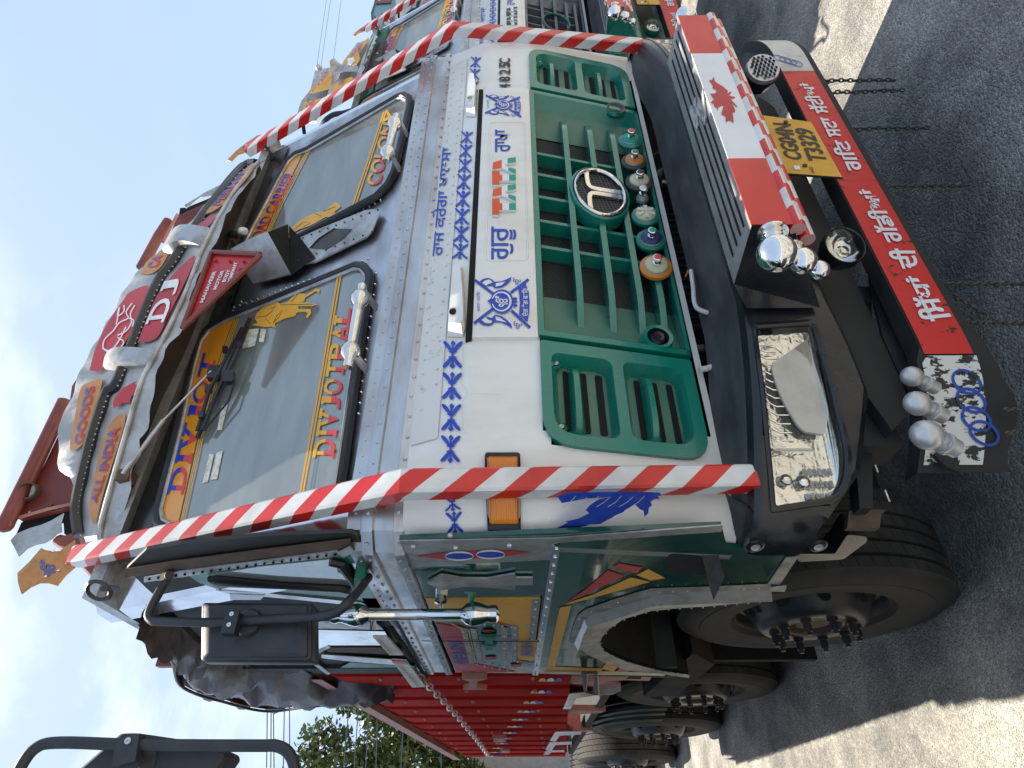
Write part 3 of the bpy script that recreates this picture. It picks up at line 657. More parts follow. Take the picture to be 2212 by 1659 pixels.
# fleur border
def motif(c0, c1, ht, S, m, b, eps):
    """one double-lily unit between two picture points, ht = half height in picture units"""
    a, d = Vector(c0), Vector(c1) - Vector(c0); L0 = d.length; d.normalize(); nn = Vector((-d.y, d.x)); f = lambda u, v: tuple(a + d*u*L0 + nn*v*ht)
    b.poly(lay([f(0, .0), f(.09, .22), f(.2, .10), f(.35, .12), f(.5, .10), f(.65, .12), f(.8, .12), f(.90, .30), f(1, 0), f(.90, -.30), f(.8, -.12), f(.65, -.12), f(.5, -.10), f(.35, -.12), f(.2, -.12), f(.10, -.30)], S, eps), m)
    for s_ in (-1, 1):
        for e_ in (0, 1):
            h = lambda u, v: f(u if not e_ else 1 - u, v*s_)
            strokes(b, [curve([h(.44, .10), h(.36, .22), h(.22, .50), h(.05, 1.0)], 3)], [L0*x for x in [.03, .06, .08, .095, .11, .12, .13, .13, .12, .06]], S, m, eps + .0005)
            strokes(b, [[h(.44, .10), h(.40, .42)]], L0*.035, S, m, eps + .0007)
    return b
b = MB()
for k in range(5):
    if k < 4: y0 = g('D', (0, 625 + 228*k))[0][1]; x0 = 978.5 - 1.5*k; motif((x0, y0 + 2), (x0 - 1.5, y0 + 64), 20, SF, BL, b, .004)
yb = [548, 512, 474, 436, 398, 362, 329, 298, 270]
for k in range(8): motif((993 + k*2.0, yb[k] + 14), (995 + k*2.0, yb[k + 1] + 14 + 1), 17 - k*.6, SF, BL, b, .004)
for k in range(3): motif((1022 + k*2.2, 200 - k*26), (1024 + k*2.2, 176 - k*26), 11, SF, BL, b, .004)
for y0, y1, x0 in ((1072, 1106, 975), (1106, 1155, 980)): motif((x0, y0), (x0 + 4, y1), 17, SF, BL, b, .004)
tag(b.build('border_print', fp, 0), kind='stuff')
b = MB()
for i_, (ln, w_) in enumerate(((((785, 612), (787, 660), (779, 700), (785, 760), (771, 820), (776, 900), (770, 950), (795, 975), (812, 1012), (800, 1040), (775, 1085), (770, 1160), (783, 1220), (782, 1280), (812, 1312)), 1.3), (((812, 1015), (850, 1022), (900, 1018), (1045, 1027)), 1.0), (((640, 675), (612, 705), (600, 722), (560, 755), (520, 782)), .9), (((612, 705), (640, 740)), .8))): strokes(b, [g('D', *ln)], w_*.6, SF, 'cream', .0045 + i_*.0003)
b.build('paint_cracks', fp, 0)
# the flying eagle beside the pole
eag = [(-20, 300), (60, 262), (40, 255), (130, 235), (200, 200), (175, 180), (200, 150), (260, 110), (330, 95), (260, 100), (180, 105), (100, 120), (20, 135), (-10, 90), (60, 66), (340, 62), (590, 62), (660, 66), (672, 85), (645, 90), (660, 105), (625, 110), (600, 125), (610, 150), (590, 165), (585, 200), (560, 225), (555, 185), (530, 175), (500, 145), (470, 160), (440, 175), (420, 195), (395, 205), (370, 215), (340, 235), (310, 250), (270, 272), (200, 275), (175, 285), (100, 300)]
decal('eagle_print', g('L', *eag), sx(-1.222), BL, fp, .0)
b = MB()
for k in range(7):
    p = Vector((300 + k*38, 120 + k*6)); strokes(b, [g('L', (560 - k*75, 78 + (k % 2)*6), (520 - k*75, 120), (470 - k*75, 150))], 1.1, sx(-1.222), 'white_paint', .003 + k*.0002)
b.build('eagle_feathers', fp, 0)
# ---- indicator lamps at the corners
for s_ in (1,):
    b = MB(); b.prism([(s_*1.19, .035, 1.665), (s_*1.252, .075, 1.665), (s_*1.252, .075, 1.752), (s_*1.19, .035, 1.752)], (0, .06, 0), 'black_rubber'); 
    o = b.build('indicator', T, 30)
    b = MB(); b.box((1.235, .06, 1.675), (1.262, .10, 1.742), 'amber_lens'); b.build('lens', o)
q = rnd(g('D', (940, 1460), (1195, 1460), (1197, 1560), (1200, 2020), (960, 2020), (940, 1560)), 7, 4)
b = MB(); pp = [on(p, SF, .004) for p in dense(q, 9)]; b.poly(pp, 'black_rubber'); b.prism(pp, (0, -.010, 0), 'black_rubber')
P_ind = b.build('indicator_housing', T, 0)
c = Vector((sum(p[0] for p in q)/len(q), sum(p[1] for p in q)/len(q)))
q2 = [tuple(c + (Vector(p) - c)*.87) for p in dense(q, 9)]; q3 = [tuple(c + (Vector(p) - c)*.76) for p in dense(q, 9)]
b = MB(); p2, p3 = [on(p, SF, .014) for p in q2], [on(p, SF, .024) for p in q3]; b.grid([p2 + p2[:1], p3 + p3[:1]], 'amber_lens'); b.poly(p3, 'amber_lens'); b.build('lens', P_ind, 50)
# ---- riveted aluminium band round the cab
def plan(off, rear=1.555): return [(-1.24 - off, rear, 0), (-1.24 - off, .16 - off*.4, 0), (-1.20 - off*.7, .115 - off*.7, 0), (-1.12, .09 - off, 0), (1.12, .09 - off, 0), (1.20 + off*.7, .115 - off*.7, 0), (1.24 + off, .16 - off*.4, 0), (1.24 + off, rear, 0)]
b = MB()
for z0, z1, o0, o1 in ((1.968, 1.972, -.03, .010), (1.972, 1.998, .010, .012), (1.998, 2.001, .012, .001), (2.001, 2.048, .001, .000), (2.048, 2.052, .0, .010), (2.052, 2.080, .010, .008), (2.080, 2.084, .008, -.004), (2.084, 2.118, -.004, -.004), (2.118, 2.12, -.004, -.06)):
    b.grid([[(x, y, z0) for x, y, _ in plan(o0)], [(x, y, z1) for x, y, _ in plan(o1)]], 'aluminium')
bo = b.build('belt_band', T, 30)
b = MB()
def along(off, z, step):
    pl_ = [Vector((x, y, z)) for x, y, _ in plan(off)]
    for i in range(len(pl_) - 1):
        n_ = max(1, int((pl_[i + 1] - pl_[i]).length/step))
        for j in range(n_): yield pl_[i].lerp(pl_[i + 1], (j + .5)/n_)
for z, st, off in ((1.985, .066, .012), (2.066, .062, .009), (2.10, .048, -.004)):
    for p in along(off, z, st): b.sphere(p + Vector((0, 0, random.uniform(-.002, .002))), .0055 if z < 2.09 else .004, 'aluminium', 7)
tag(b.build('rivets', bo), kind='stuff')
# ---- windscreen surround
LG = [(786, 578), (797, 592), (799, 606), (741, 1010), (733, 1060), (722, 1085), (700, 1092), (395, 1146), (365, 1146), (345, 1135), (341, 1112), (B_ := 352)][:11] + [(384, 935), (418, 790), (432, 740), (452, 712), (490, 690), (770, 576)]
RG = [(524, 560), (521, 540), (540, 500), (596, 395), (622, 350), (640, 335), (664, 326), (860, 212), (872, 208), (884, 214), (885, 232), (852, 374), (838, 402), (812, 428), (790, 440), (560, 560), (535, 568)]
b = MB(); zz = zl(2.115, 3.05, 10)
b.grid([[(x, ws(x, z) + .012, z) for x in zl(-1.12, 1.12, 12)] for z in zz], 'aluminium')
for s_ in (-1, 1):   # slanted corner pillars
    b.grid([[(s_*1.12, ws(0, z) + .012, z) for z in zz], [(s_*1.17, ws(0, z) + .02, z) for z in zz], [(s_*1.235, ws(0, z) + .10, z) for z in zz], [(s_*1.238, ws(0, z) + .19, z) for z in zz]], 'bright_metal')
sur = b.build('windscreen_surround', T, 30)
b = MB(); b.grid([[(x, ws(x, z) + .004, z) for x in zl(-1.10, 1.10, 8)] for z in zl(2.86, 3.045, 3)], 'black_plastic'); b.build('black_top_plate', sur, 0)  # plain black sheet laid over the upper end of the surround
for poly, nm in ((LG, 'left'), (RG, 'right')):
    c = Vector((sum(p[0] for p in poly)/len(poly), sum(p[1] for p in poly)/len(poly))); dn = dense(poly, 14); b = MB()
    path = [on(p, SW, .006) for p in dn]; b.tube(path, .016, 'black_rubber', 8, closed=True, upv=(0, -1, .48)); gk = b.build('window_gasket', T)
    b = MB(); b.tube([p + (c3 - p).normalized()*.018 + Vector((0, -.001, 0)) for c3 in [sum(path, Vector())/len(path)] for p in path], .007, 'dull_aluminium', 6, closed=True, upv=(0, -1, .48)); b.build('filler_strip', gk)
    o = decal('windscreen', poly, SW, 'windscreen_glass', T, .0)
    P[nm] = o
WL, WR = P['left'], P['right']
b = MB()
for k in range(40):      # rivets of the surround, in rows beside the glass
    t = k/39
    for (a, d_) in (((846, 690), (1500, 790)), ):
        pass
for (a, d_, n_) in ((g('O', (500, 590))[0], g('O', (1560, 205))[0], 26), (g('O', (520, 650))[0], g('O', (640, 520))[0], 3), (g('O', (1620, 310))[0], g('O', (1490, 1330))[0], 14), (g('A', (1020, 640))[0], g('A', (1650, 330))[0], 16), (g('C', (20, 700))[0], g('C', (735, 290))[0], 26), (g('C', (750, 380))[0], g('C', (600, 980))[0], 12), (g('A', (820, 15))[0], g('A', (240, 1240))[0], 0), (g('B', (1235, 0))[0], g('B', (940, 1150))[0], 18)):
    for k in range(n_):
        t = k/max(1, n_ - 1); b.sphere(on((a[0] + (d_[0] - a[0])*t, a[1] + (d_[1] - a[1])*t), SW, -.010), .0045, 'bright_metal', 6)
tag(b.build('rivets', sur), kind='stuff')
# print on the glass: bands, pinstripes, names, figures
OF, DY = 'orange_film', 'decal_yellow'
decal('sun_band', [(505, 690), (470, 700), (449, 716), (436, 745), (426, 775), (384, 950), (346, 1112), (347, 1132), (366, 1142), (384, 1140), (424, 960), (465, 800)], SW, OF, WL, .003)
decal('sun_band', [(528, 552), (545, 500), (600, 395), (630, 345), (652, 333), (646, 350), (600, 440), (565, 520), (548, 566)], SW, OF, WR, .003)
b = MB()
for k, dx in enumerate((3.5, 7.5, 11.5)):
    strokes(b, [[(505 + dx, 689), (466 + dx, 800), (425 + dx, 960), (385 + dx, 1139)]], 1.9, SW, DY, .004); strokes(b, [[(658 + dx, 333 - dx*.5), (600 + dx, 440), (549 + dx, 566 - dx)]], 1.7, SW, DY, .004)
for a, d_ in (((731, 596), (648, 1072)), ((737, 594), (654, 1072))): strokes(b, [[a, ((a[0] + d_[0])/2 + 1, (a[1] + d_[1])/2), d_]], 3.4, SW, DY, .0045)
b.build('pinstripes', WL, 0)
b = MB()
for a, d_ in ((g('C', (345, 1140))[0], g('C', (575, 450))[0]), (g('C', (365, 1140))[0], g('C', (592, 440))[0])): strokes(b, [[a, ((a[0] + d_[0])/2, (a[1] + d_[1])/2 + 2), d_]], 3.2, SW, DY, .0045)
b.build('pinstripes', WR, 0)
words('name_lettering', 'DIVJOT', [(398, 1062), (471, 766), (441, 760), (363, 1062)], SW, None, WL, .005, .02, (BL, 'decal_red'), True)
words('name_lettering', 'ROAD CARRIER', [(557, 530), (640, 376), (618, 372), (534, 531)], SW, None, WR, .005, .03, ('decal_blue', 'decal_red'))
words('name_lettering', 'DIVJOTPAL', [(722, 986), (760, 665), (728, 662), (676, 986)], SW, None, WL, .005, .02, (DY, 'decal_red'), True)
words('name_lettering', 'COLONY', [(822, 402), (860, 245), (836, 238), (790, 402)], SW, None, WR, .005, .03, (DY, 'decal_red'))
fig = [(745, 655), (760, 620), (790, 590), (830, 555), (870, 540), (905, 535), (925, 550), (975, 545), (1020, 500), (1060, 465), (1070, 475), (1115, 480), (1110, 490), (1190, 440), (1215, 445), (1215, 475), (1190, 460), (1110, 510), (1105, 535), (1075, 540), (1160, 545), (1195, 558), (1160, 570), (1060, 570), (1065, 590), (1120, 590), (1150, 590), (1155, 620), (1130, 655), (1115, 650), (1130, 620), (1110, 610), (1050, 615), (1040, 640), (960, 660), (890, 695), (900, 730), (870, 718), (820, 720), (760, 712), (715, 705), (765, 690)]
decal('warrior_print', g('O', *fig), SW, DY, WL, .0042)
b = MB()
for ln in ([(880, 690), (905, 640), (950, 600), (920, 650), (880, 690)], [(760, 650), (830, 640), (880, 600)], [(930, 560), (1170, 556)], [(860, 590), (895, 575), (890, 555)], [(820, 650), (860, 700)], [(1060, 480), (1010, 540)]): strokes(b, [g('O', *ln)], .9, SW, 'interior_dark', .0052)
b.build('warrior_lines', WL, 0)
fig2 = [(1330, 365), (1355, 380), (1370, 400), (1320, 440), (1345, 455), (1340, 468), (1260, 475), (1200, 510), (1140, 540), (1080, 560), (1020, 590), (920, 605), (990, 570), (1060, 510), (1140, 460), (1200, 440), (1250, 430)]
decal('warrior_print', g('A', *fig2), SW, DY, WR, .0042)
b = MB()
for ln in ([(1040, 560), (1100, 510), (1150, 520), (1100, 545)], [(1240, 435), (1330, 400)], [(1180, 450), (1230, 470)]): strokes(b, [g('A', *ln)], .8, SW, 'interior_dark', .0052)
b.build('warrior_lines', WR, 0)
for pts in ([(700, 735), (775, 730), (745, 855), (650, 875)], [(790, 730), (828, 735), (808, 830), (775, 825)]): decal('permit_sticker', g('O', *pts), SW, 'tan_sticker', WL, .003)
for pts in ([(1370, 645), (1400, 650), (1360, 830), (1325, 835)], [(1415, 640), (1458, 625), (1420, 810), (1375, 815)], [(1450, 330), (1490, 320), (1450, 490), (1420, 490)]): decal('permit_sticker', g('B', *pts), SW, 'tan_sticker', WL, .003)
# things seen through the right pane
# ---- wiper
b = MB(); a0 = on(g('B', (900, 865))[0], SW, .10); a1 = on(g('O', (165, 1490))[0], SW, .09); a2 = on(g('O', (470, 1100))[0], SW, .055)
b.tube([a0, a0.lerp(a1, .5), a1], .008, 'dull_aluminium', 8); wp = b.build('wiper_arm', T)
b = MB(); b.tube([a1, a2], .004, 'silver_paint', 8)
blade0, blade1 = on(g('O', (720, 680))[0], SW, .02), on(g('O', (345, 1540))[0], SW, .02)
b.tube([blade0, blade1], .009, 'black_rubber', 6)
for off in (-.020, .022): b.tube([on(g('O', (690 + off*900, 760))[0], SW, .03), on(g('O', (590 + off*1500, 1010))[0], SW, .045), on(g('O', (480 + off*1500, 1230))[0], SW, .045), on(g('O', (370 + off*900, 1500))[0], SW, .03)], .0075, 'black_plastic', 6)
for p, s_ in (((480, 1100), .028), ((590, 1130), .024), ((560, 930), .014), ((440, 1210), .016), ((660, 890), .012), ((390, 1400), .013)): c = on(g('O', p)[0], SW, .04); b.obox(c, (s_, 0, .004), (0, s_*.5, 0), (0, 0, s_*.7), 'black_plastic')
b.tube([on(g('O', p)[0], SW, .03) for p in ((620, 1140), (575, 1290), (500, 1380), (400, 1500))], .004, 'black_plastic', 6)
b.build('wiper_blade', wp)
b = MB(); b.obox(a0 + Vector((0, .03, 0)), (.02, 0, 0), (0, .03, 0), (0, 0, .02), 'rusty_steel'); b.build('wiper_pivot', wp)
# ---- chrome bars at the foot of the glass
for s_, (A_, B2) in ((-1, (g('O', (1520, 430))[0], g('O', (1420, 990))[0])), (1, (g('C', (665, 480))[0], g('C', (590, 795))[0]))):
    p, q = on(A_, sy(.075)), on(B2, sy(.075)); d_ = (q - p); Ln = d_.length; d_.normalize(); b = MB()
    br = .030; b.lathe(p, d_, [(.001, -.012), (.014, -.010), (.016, 0), (.014, .012), (br*.55, .022), (br*.9, .035), (br, .050), (br*.92, .064), (br*.62, .078), (.0165, .084), (.0165, Ln - .084), (br*.62, Ln - .078), (br*.92, Ln - .064), (br, Ln - .05), (br*.9, Ln - .035), (br*.55, Ln - .022), (.014, Ln - .012), (.016, Ln), (.014, Ln + .01), (.001, Ln + .012)], 'chrome', 24)
    o = b.build('chrome_bar', T)
    for c in (p + d_*.03, p + d_*(Ln - .03)):
        b = MB(); b.obox(c + Vector((0, .03, -.028)), (.014, 0, 0), (0, .035, -.012), (0, .0015, .0035), 'dull_aluminium'); b.build('bracket', o, 0)
# ---- centre pillar cover with the diamond hole, scoop and pennant
cov = g('A', (950, 700), (1100, 625), (1250, 560), (1550, 440), (1640, 430), (1657, 452), (1600, 590), (1560, 632), (1190, 812), (960, 850))
b = MB(); b.prism(lay(cov, SW, .014), (0, .008, 0), 'dull_aluminium'); pc = b.build('pillar_cover', T, 0)
decal('diamond_hole', g('A', (1150, 716), (1215, 650), (1330, 575), (1458, 580), (1400, 645), (1275, 725)), SW, 'greasy_steel', pc, .016)
decal('diamond_hole_edge', g('A', (1146, 718), (1212, 646), (1330, 571), (1335, 578), (1222, 655), (1160, 714)), SW, 'void_black', pc, .0175)
b = MB()
for t in zl(0, 1, 9):
    for a, d_ in (((1100, 640), (1640, 440)), ((1000, 835), (1600, 600))): b.sphere(on(g('A', (a[0] + (d_[0] - a[0])*t, a[1] + (d_[1] - a[1])*t))[0], SW, .016), .004, 'greasy_steel', 6)
tag(b.build('rivets', pc), kind='stuff')
A1, A2, A3, A4, A5, A6 = [on(g('A', p)[0], SW, e_) for p, e_ in (((750, 680), .05), ((1005, 580), .05), ((925, 795), .16), ((670, 910), .16), ((1015, 910), .02), ((745, 980), .02))]
b = MB(); b.face([A1, A2, A3, A4], 'dull_aluminium'); b.face([A4, A3, A5, A6], 'dull_aluminium'); th = Vector((0, .006, -.001)); b.face([p + th for p in (A1, A2, A3, A4)], 'greasy_steel'); b.face([p + th for p in (A4, A3, A5, A6)], 'greasy_steel')
A7, A8 = on(g('A', (1090, 655))[0], SW, .02), on(g('A', (1190, 790))[0], SW, .02); b.face([A1, A4, A6], 'dull_aluminium')
b.poly([A2 + th*2, A7, A8, A5 + th], 'void_black'); b.face([A2 + th, A3 + th, A5 + th], 'void_black'); b.build('air_scoop', pc, 0)
b = MB(); b.lathe(on(g('A', (725, 740))[0], SW, .13), (-.5, -.6, .5), [(.016, -.02), (.018, 0), (.012, .012), (.001, .014)], 'silver_paint', 14); b.build('knob', pc)
SPn = ('y', lambda x, z: .33 + (z - 2.98)*.30)
pen = g('A', (435, 735), (225, 1290), (785, 770), (790, 745))
b = MB(); b.prism(lay(pen, SPn, .0), (0, .004, 0), 'badge_red'); pn = b.build('pennant', T, 0)
b = MB()
for a, d_ in (((440, 735), (790, 750)), ((225, 1285), (790, 758)), ((437, 735), (225, 1285))): b.tube([on(g('A', a)[0], SPn, .008), on(g('A', d_)[0], SPn, .008)], .010, 'maroon_paint', 6)
b.build('pennant_rim', pn)
b = MB()
for p in ((460, 790), (565, 795), (665, 797), (640, 855), (510, 985), (345, 1145)): b.sphere(on(g('A', p)[0], SPn, .006), .007, 'badge_red', 8)
b.build('studs', pn)
for tx, (y0, y1, xa, xb) in {'MAHAVEER': (1095, 865, 345, 475), 'MOTOR': (1000, 860, 440, 520), 'BODY': (945, 855, 505, 560), 'COMPANY': (960, 800, 540, 615)}.items():
    w_ = 26; dx = (xb - xa)*.75; words('pennant_lettering', tx, g('A', (xa + w_, y0), (xa + w_ + dx, y1), (xa + dx, y1), (xa, y0)), SPn, 'decal_white', pn, .003, .03)
# ---- bumper
path = [(-1.275, .34), (-1.275, .20), (-1.262, .12), (-1.235, .065)] 
BX = [-1.20 + .02*k for k in range(121)]
def bzt(x): return 1.062 + .062*min(1, max(0, (abs(x) - .6)/.6))
def bzb(x):
    a = abs(x); return .81 if a < .62 else (.81 - .03*(a - .62)/.28 if a < .9 else .78 + .06*(a - .9)/.2 if a < 1.1 else .84 + .09*(a - 1.1)/.1)
hl = [on(p, SB) for p in dense(rnd([(1637, 712), (1752, 704), (1790, 830), (1822, 975), (1822, 1030), (1800, 1070), (1678, 1090), (1672, 1020), (1655, 850)], [6, 6, 20, 10, 25, 20, 6, 6, 20], 4), 12)]
def inpoly(x, z, P_):
    c = False; n = len(P_)
    for i in range(n):
        a, d_ = P_[i], P_[i - 1]
        if (a[1] > z) != (d_[1] > z) and x < (d_[0] - a[0])*(z - a[1])/(d_[1] - a[1]) + a[0]: c = not c
    return c
hc = Vector((sum(p.x for p in hl)/len(hl), sum(p.z for p in hl)/len(hl)))
def grow(k): return [(hc.x + (p.x - hc.x)*k, hc.y + (p.z - hc.y)*(k + (k - 1)*1.3)) for p in hl]
hx = grow(1.06)
b = MB(); m_ = 'black_plastic'
for i in range(len(BX) - 1):
    xa, xb = BX[i], BX[i + 1]; NZ = 16
    for j in range(NZ):
        z = lambda x, t: (bzb(x) + .02) + (bzt(x) - .03 - bzb(x) - .02)*t
        xc, zc = (xa + xb)/2, z((xa + xb)/2, (j + .5)/NZ)
        if inpoly(xc, zc, hx) or inpoly(-xc, zc, hx): continue
        b.face([(x, bump(x, 0), z(x, t)) for x, t in ((xa, j/NZ), (xb, j/NZ), (xb, (j + 1)/NZ), (xa, (j + 1)/NZ))], m_)
T_ = lambda x, d, dz, top: (x*(1 - .0*d), bump(x, 0) + d, (bzt(x) if top else bzb(x)) + dz)
b.grid([[T_(x, 0, -.03, 1) for x in BX], [T_(x, .008, -.010, 1) for x in BX], [T_(x, .03, 0, 1) for x in BX]], m_)
b.grid([[T_(x, .03, 0, 1) for x in BX], [T_(x, .12, .030, 1) for x in BX], [T_(x, .19, .050, 1) for x in BX], [T_(x, .21, .00, 1) for x in BX]], 'dusty_black_plastic')
b.grid([[T_(x, 0, .02, 0) for x in BX], [T_(x, .02, 0, 0) for x in BX], [T_(x, .14, .01, 0) for x in BX]], m_)
for s_ in (-1, 1):    # the ends wrap round the corner
    st = [(-1.20, bump(1.2, 0), bzt(1.2), bzb(1.2)), (-1.222, .062, 1.127, .935), (-1.242, .085, 1.13, .95), (-1.255, .11, 1.13, .962), (-1.262, .14, 1.125, .97)]
    inn = [(.0, .0), (.02, .03), (.12, .10), (.12, .0)]
    R1 = [[(s_*x, y, zt_ - .03) for x, y, zt_, zb_ in st], [(s_*(x + .006), y + .004, zt_ - .01) for x, y, zt_, zb_ in st], [(s_*(x + .03), y + .01, zt_) for x, y, zt_, zb_ in st]]
    b.grid(R1, m_); b.grid([[(s_*(x + .03), y + .01, zt_) for x, y, zt_, zb_ in st], [(s_*(x + .12), y + .08, zt_ + .045) for x, y, zt_, zb_ in st], [(s_*(x + .14), y + .16, zt_) for x, y, zt_, zb_ in st]], 'dusty_black_plastic')
    b.grid([[(s_*x, y, zt_ - .03) for x, y, zt_, zb_ in st], [(s_*x, y, zb_ + .02) for x, y, zt_, zb_ in st], [(s_*(x + .02), y, zb_) for x, y, zt_, zb_ in st], [(s_*(x + .2), y, zb_ + .01) for x, y, zt_, zb_ in st]], m_)
bm_ = b.build('bumper', T, 35)
for k_, p_, r_ in (('J', (320, 1385), .011), ('J', (778, 1383), .011), ('H', (510, 862), .011), ('H', (878, 812), .011)):
    c = on(g(k_, p_)[0], SB, .002) if p_[1] < 1000 else on(g(k_, p_)[0], sx(-1.278)); ax_ = (0, -1, 0) if p_[1] < 1000 else (-1, -.3, 0)
    b = MB(); b.lathe(c, ax_, [(.001, .002), (r_*.7, .002), (r_, .004), (r_*1.5, .003), (r_*2, 0)], ['silver_paint', 'silver_paint', 'black_plastic', 'black_plastic'], 16); b.build('bolt', bm_)
def lamp(s_):
    F_ = lambda x, z, e_: (s_*x, bump(x, 0) - e_, z)
    ring = lambda k, e_: [F_(x, z, e_) for x, z in grow(k)]
    b = MB(); rr = [(1.09, -.004), (1.085, .004), (1.04, .006), (1.015, .002), (1.0, -.006), (.992, -.022)]
    rows = [ring(*q) for q in rr]; b.grid([r_ + r_[:1] for r_ in rows], 'black_plastic'); hb = b.build('headlight', T, 40)
    b = MB(); b.poly(ring(1.0, -.024), 'reflector_silver')
    b.build('reflector', hb, 0)
    X0, X1 = min(p.x for p in hl), max(p.x for p in hl); W_ = X1 - X0
    b = MB(); q = lambda *pts: [F_(hc.x + (u - .5)*-W_, hc.y + (v - .5)*.165, -.016) for u, v in pts]   # u runs outwards
    b.prism(q(*rnd([(.05, .10), (.22, .80), (.42, .72), (.60, .50), (.62, .15), (.50, .02)], [.02, .1, .1, .1, .05, .05], 4)), (0, -.008, 0), 'reflector_matt'); b.build('lamp_shade', hb, 30)
    b = MB()
    for k in range(12):
        u = .08 + k*.048; b.tube(q((u, .98), (u + .04, .80), (u + .04, .62)), .0022, 'clean_chrome', 5)
    tag(b.build('reflector_ribs', hb), kind='stuff')
    b = MB(); b.sphere(q((.85, .55))[0], .018, 'reflector_silver', 14, .6, (0, 1, 0)); b.sphere(q((.84, .80))[0], .016, 'chrome', 12, .6, (0, 1, 0))
    for k in range(6):
        for j in range(3): c = Vector(q((.80 + j*.06, .12 + k*.075))[0]); b.obox(c + Vector((0, .004, 0)), (.009, .002*(k % 2), 0), (0, .003, 0), (0, 0, .004), 'facet_white')
    b.build('indicator_bulb', hb, 0)
    b = MB(); b.box(q((.685, .35))[0], Vector(q((.70, .98))[0]) + Vector((0, -.006, 0)), 'reflector_matt'); b.build('divider', hb, 0)
    b = MB(); b.poly([F_(x, z, .001) for x, z in grow(.995)], 'lens_clear'); b.build('lens', hb, 0)
lamp(-1) if False else None
lamp(1)
# the far side lamp mirrors it
lamp(-1)
# ---- flag-painted step guard in front of the bumper
x1, x2, y1, y2, zt_, zm, zb_ = .578, .665, -.325, -.115, 1.09, .985, .86
b = MB(); F4 = [(-x1, y1, zt_), (x1, y1, zt_), (x1, y1, zm), (-x1, y1, zm)]
b.face([(-x1, y1, zt_), (x1, y1, zt_), (x2 - .06, y2 - .03, zt_), (-x2 + .06, y2 - .03, zt_)], 'dull_aluminium')
for s_ in (-1, 1): b.face([(s_*x1, y1, zt_), (s_*(x2 - .06), y2 - .03, zt_), (s_*x2, y2, zt_ - .03), (s_*x2, y2, zb_), (s_*x1, y1, zm)], 'black_plastic')
b.face([(-x1, y1, zm), (x1, y1, zm), (x2, y2, zb_), (-x2, y2, zb_)], 'black_plastic'); b.face(F4, 'black_plastic')
gd = b.build('step_guard', T, 0)
for (xa, xb, m) in ((-x1, -.297, 'red_paint'), (-.297, .297, 'decal_white'), (.297, x1, 'red_paint')):
    b = MB(); b.prism([(xa, y1 - .002, zt_ + .002), (xb, y1 - .002, zt_ + .002), (xb, y1 - .002, zm), (xa, y1 - .002, zm)], (0, -.003, 0), m); b.build('flag_panel', gd, 0)
lf = [(570, 565), (578, 600), (600, 615), (640, 640), (672, 668), (668, 690), (690, 675), (700, 680), (680, 705), (722, 712), (723, 722), (690, 728), (742, 782), (738, 788), (712, 768), (700, 760), (722, 800), (725, 822), (705, 828), (713, 870), (712, 905), (700, 890), (675, 885), (658, 898), (655, 860), (648, 848), (628, 846), (626, 830), (640, 780), (632, 772), (600, 790), (600, 815), (590, 790), (575, 785), (568, 762), (548, 755), (560, 740), (575, 735), (560, 715), (545, 690), (570, 688), (590, 682), (585, 660), (560, 650), (565, 635), (535, 590), (556, 592)]
decal('maple_leaf', g('G', *lf), sy(y1 - .002), 'badge_red', gd, .0045)
for y_ in (-.292, -.262, -.228, -.190):
    b = MB(); b.box((-.54, y_ - .004, zt_ + .001), (.535, y_ + .004, zt_ + .0025), 'void_black'); b.build('tread_slot', gd, 0)
b = MB()
for k in range(5):
    x_ = .02 + k*.02; b.obox((x_, -.26 + .02*(k - 2), zt_ + .004), (.05, .02*(k % 3 - 1), 0), (0, .012, .0), (0, 0, .002), 'plaster')
tag(b.build('dried_cement', gd, 0), kind='stuff')
for z_, y_, xe, d0_ in ((.972, -.318, .585, 0), (.941, -.292, .595, .020)):
    b = MB(); b.tube([(-xe + .30*k*xe/ (.15*xe*10)*.0 + (2*xe)*k/10, y_, z_) for k in range(11)], .0195, 'tube_tape', 16, tape=True, d0=d0_); b.build('striped_tube', gd, 50)
for px, py, r_ in ((660, 550, .047), (850, 605, .033), (970, 672, .0245)):
    c = on(g('H', (px, py))[0], ('x', lambda y, z: -.70)); st = on(g('H', (px - (px - 640)*.25 - 20, py - 130*r_/.045))[0], ('x', lambda y, z: -.64)); d_ = (c - st).normalized(); b = MB()
    b.sphere(c, r_, 'clean_chrome', 26); b.lathe(c - d_*r_*.9, d_, [(r_*.75, -.03), (r_*.78, -.022), (r_*.6, -.02), (r_*.62, -.012), (r_*.5, -.01), (r_*.45, .01)], 'chrome', 18); b.build('chrome_ball', gd)
c = on(g('G', (370, 125))[0], ('x', lambda y, z: .62)); b = MB(); b.sphere(c, .04, 'clean_chrome', 18); b.build('chrome_ball', gd)
# chassis under the bumper
b = MB(); b.box((-1.02, .02, .70), (-.60, .12, .86), 'dark_chassis'); b.build('front_crossmember', T, 0)
b = MB(); b.prism([on(p, sy(-.0)) for p in g('H', (990, 785), (1370, 790), (1350, 890), (1200, 880), (1050, 850))], (0, .08, 0), 'dark_chassis'); b.prism([on(p, sy(.02)) for p in g('H', (1190, 880), (1350, 890), (1360, 1659), (1195, 1659))], (0, .05, 0), 'greasy_steel')
b.prism([on(p, sy(.06)) for p in g('J', (985, 0), (1165, 0), (1175, 1105), (1080, 1110))], (0, .05, 0), 'dark_chassis'); b.build('bumper_bracket', T, 0)
b = MB(); b.prism([on(p, sy(.10)) for p in g('J', (1080, 1110), (1270, 1120), (1235, 1160), (1225, 1250), (990, 1250), (1000, 1130))], (0, .02, 0), 'rusty_steel'); b.build('torn_flap', T, 0)
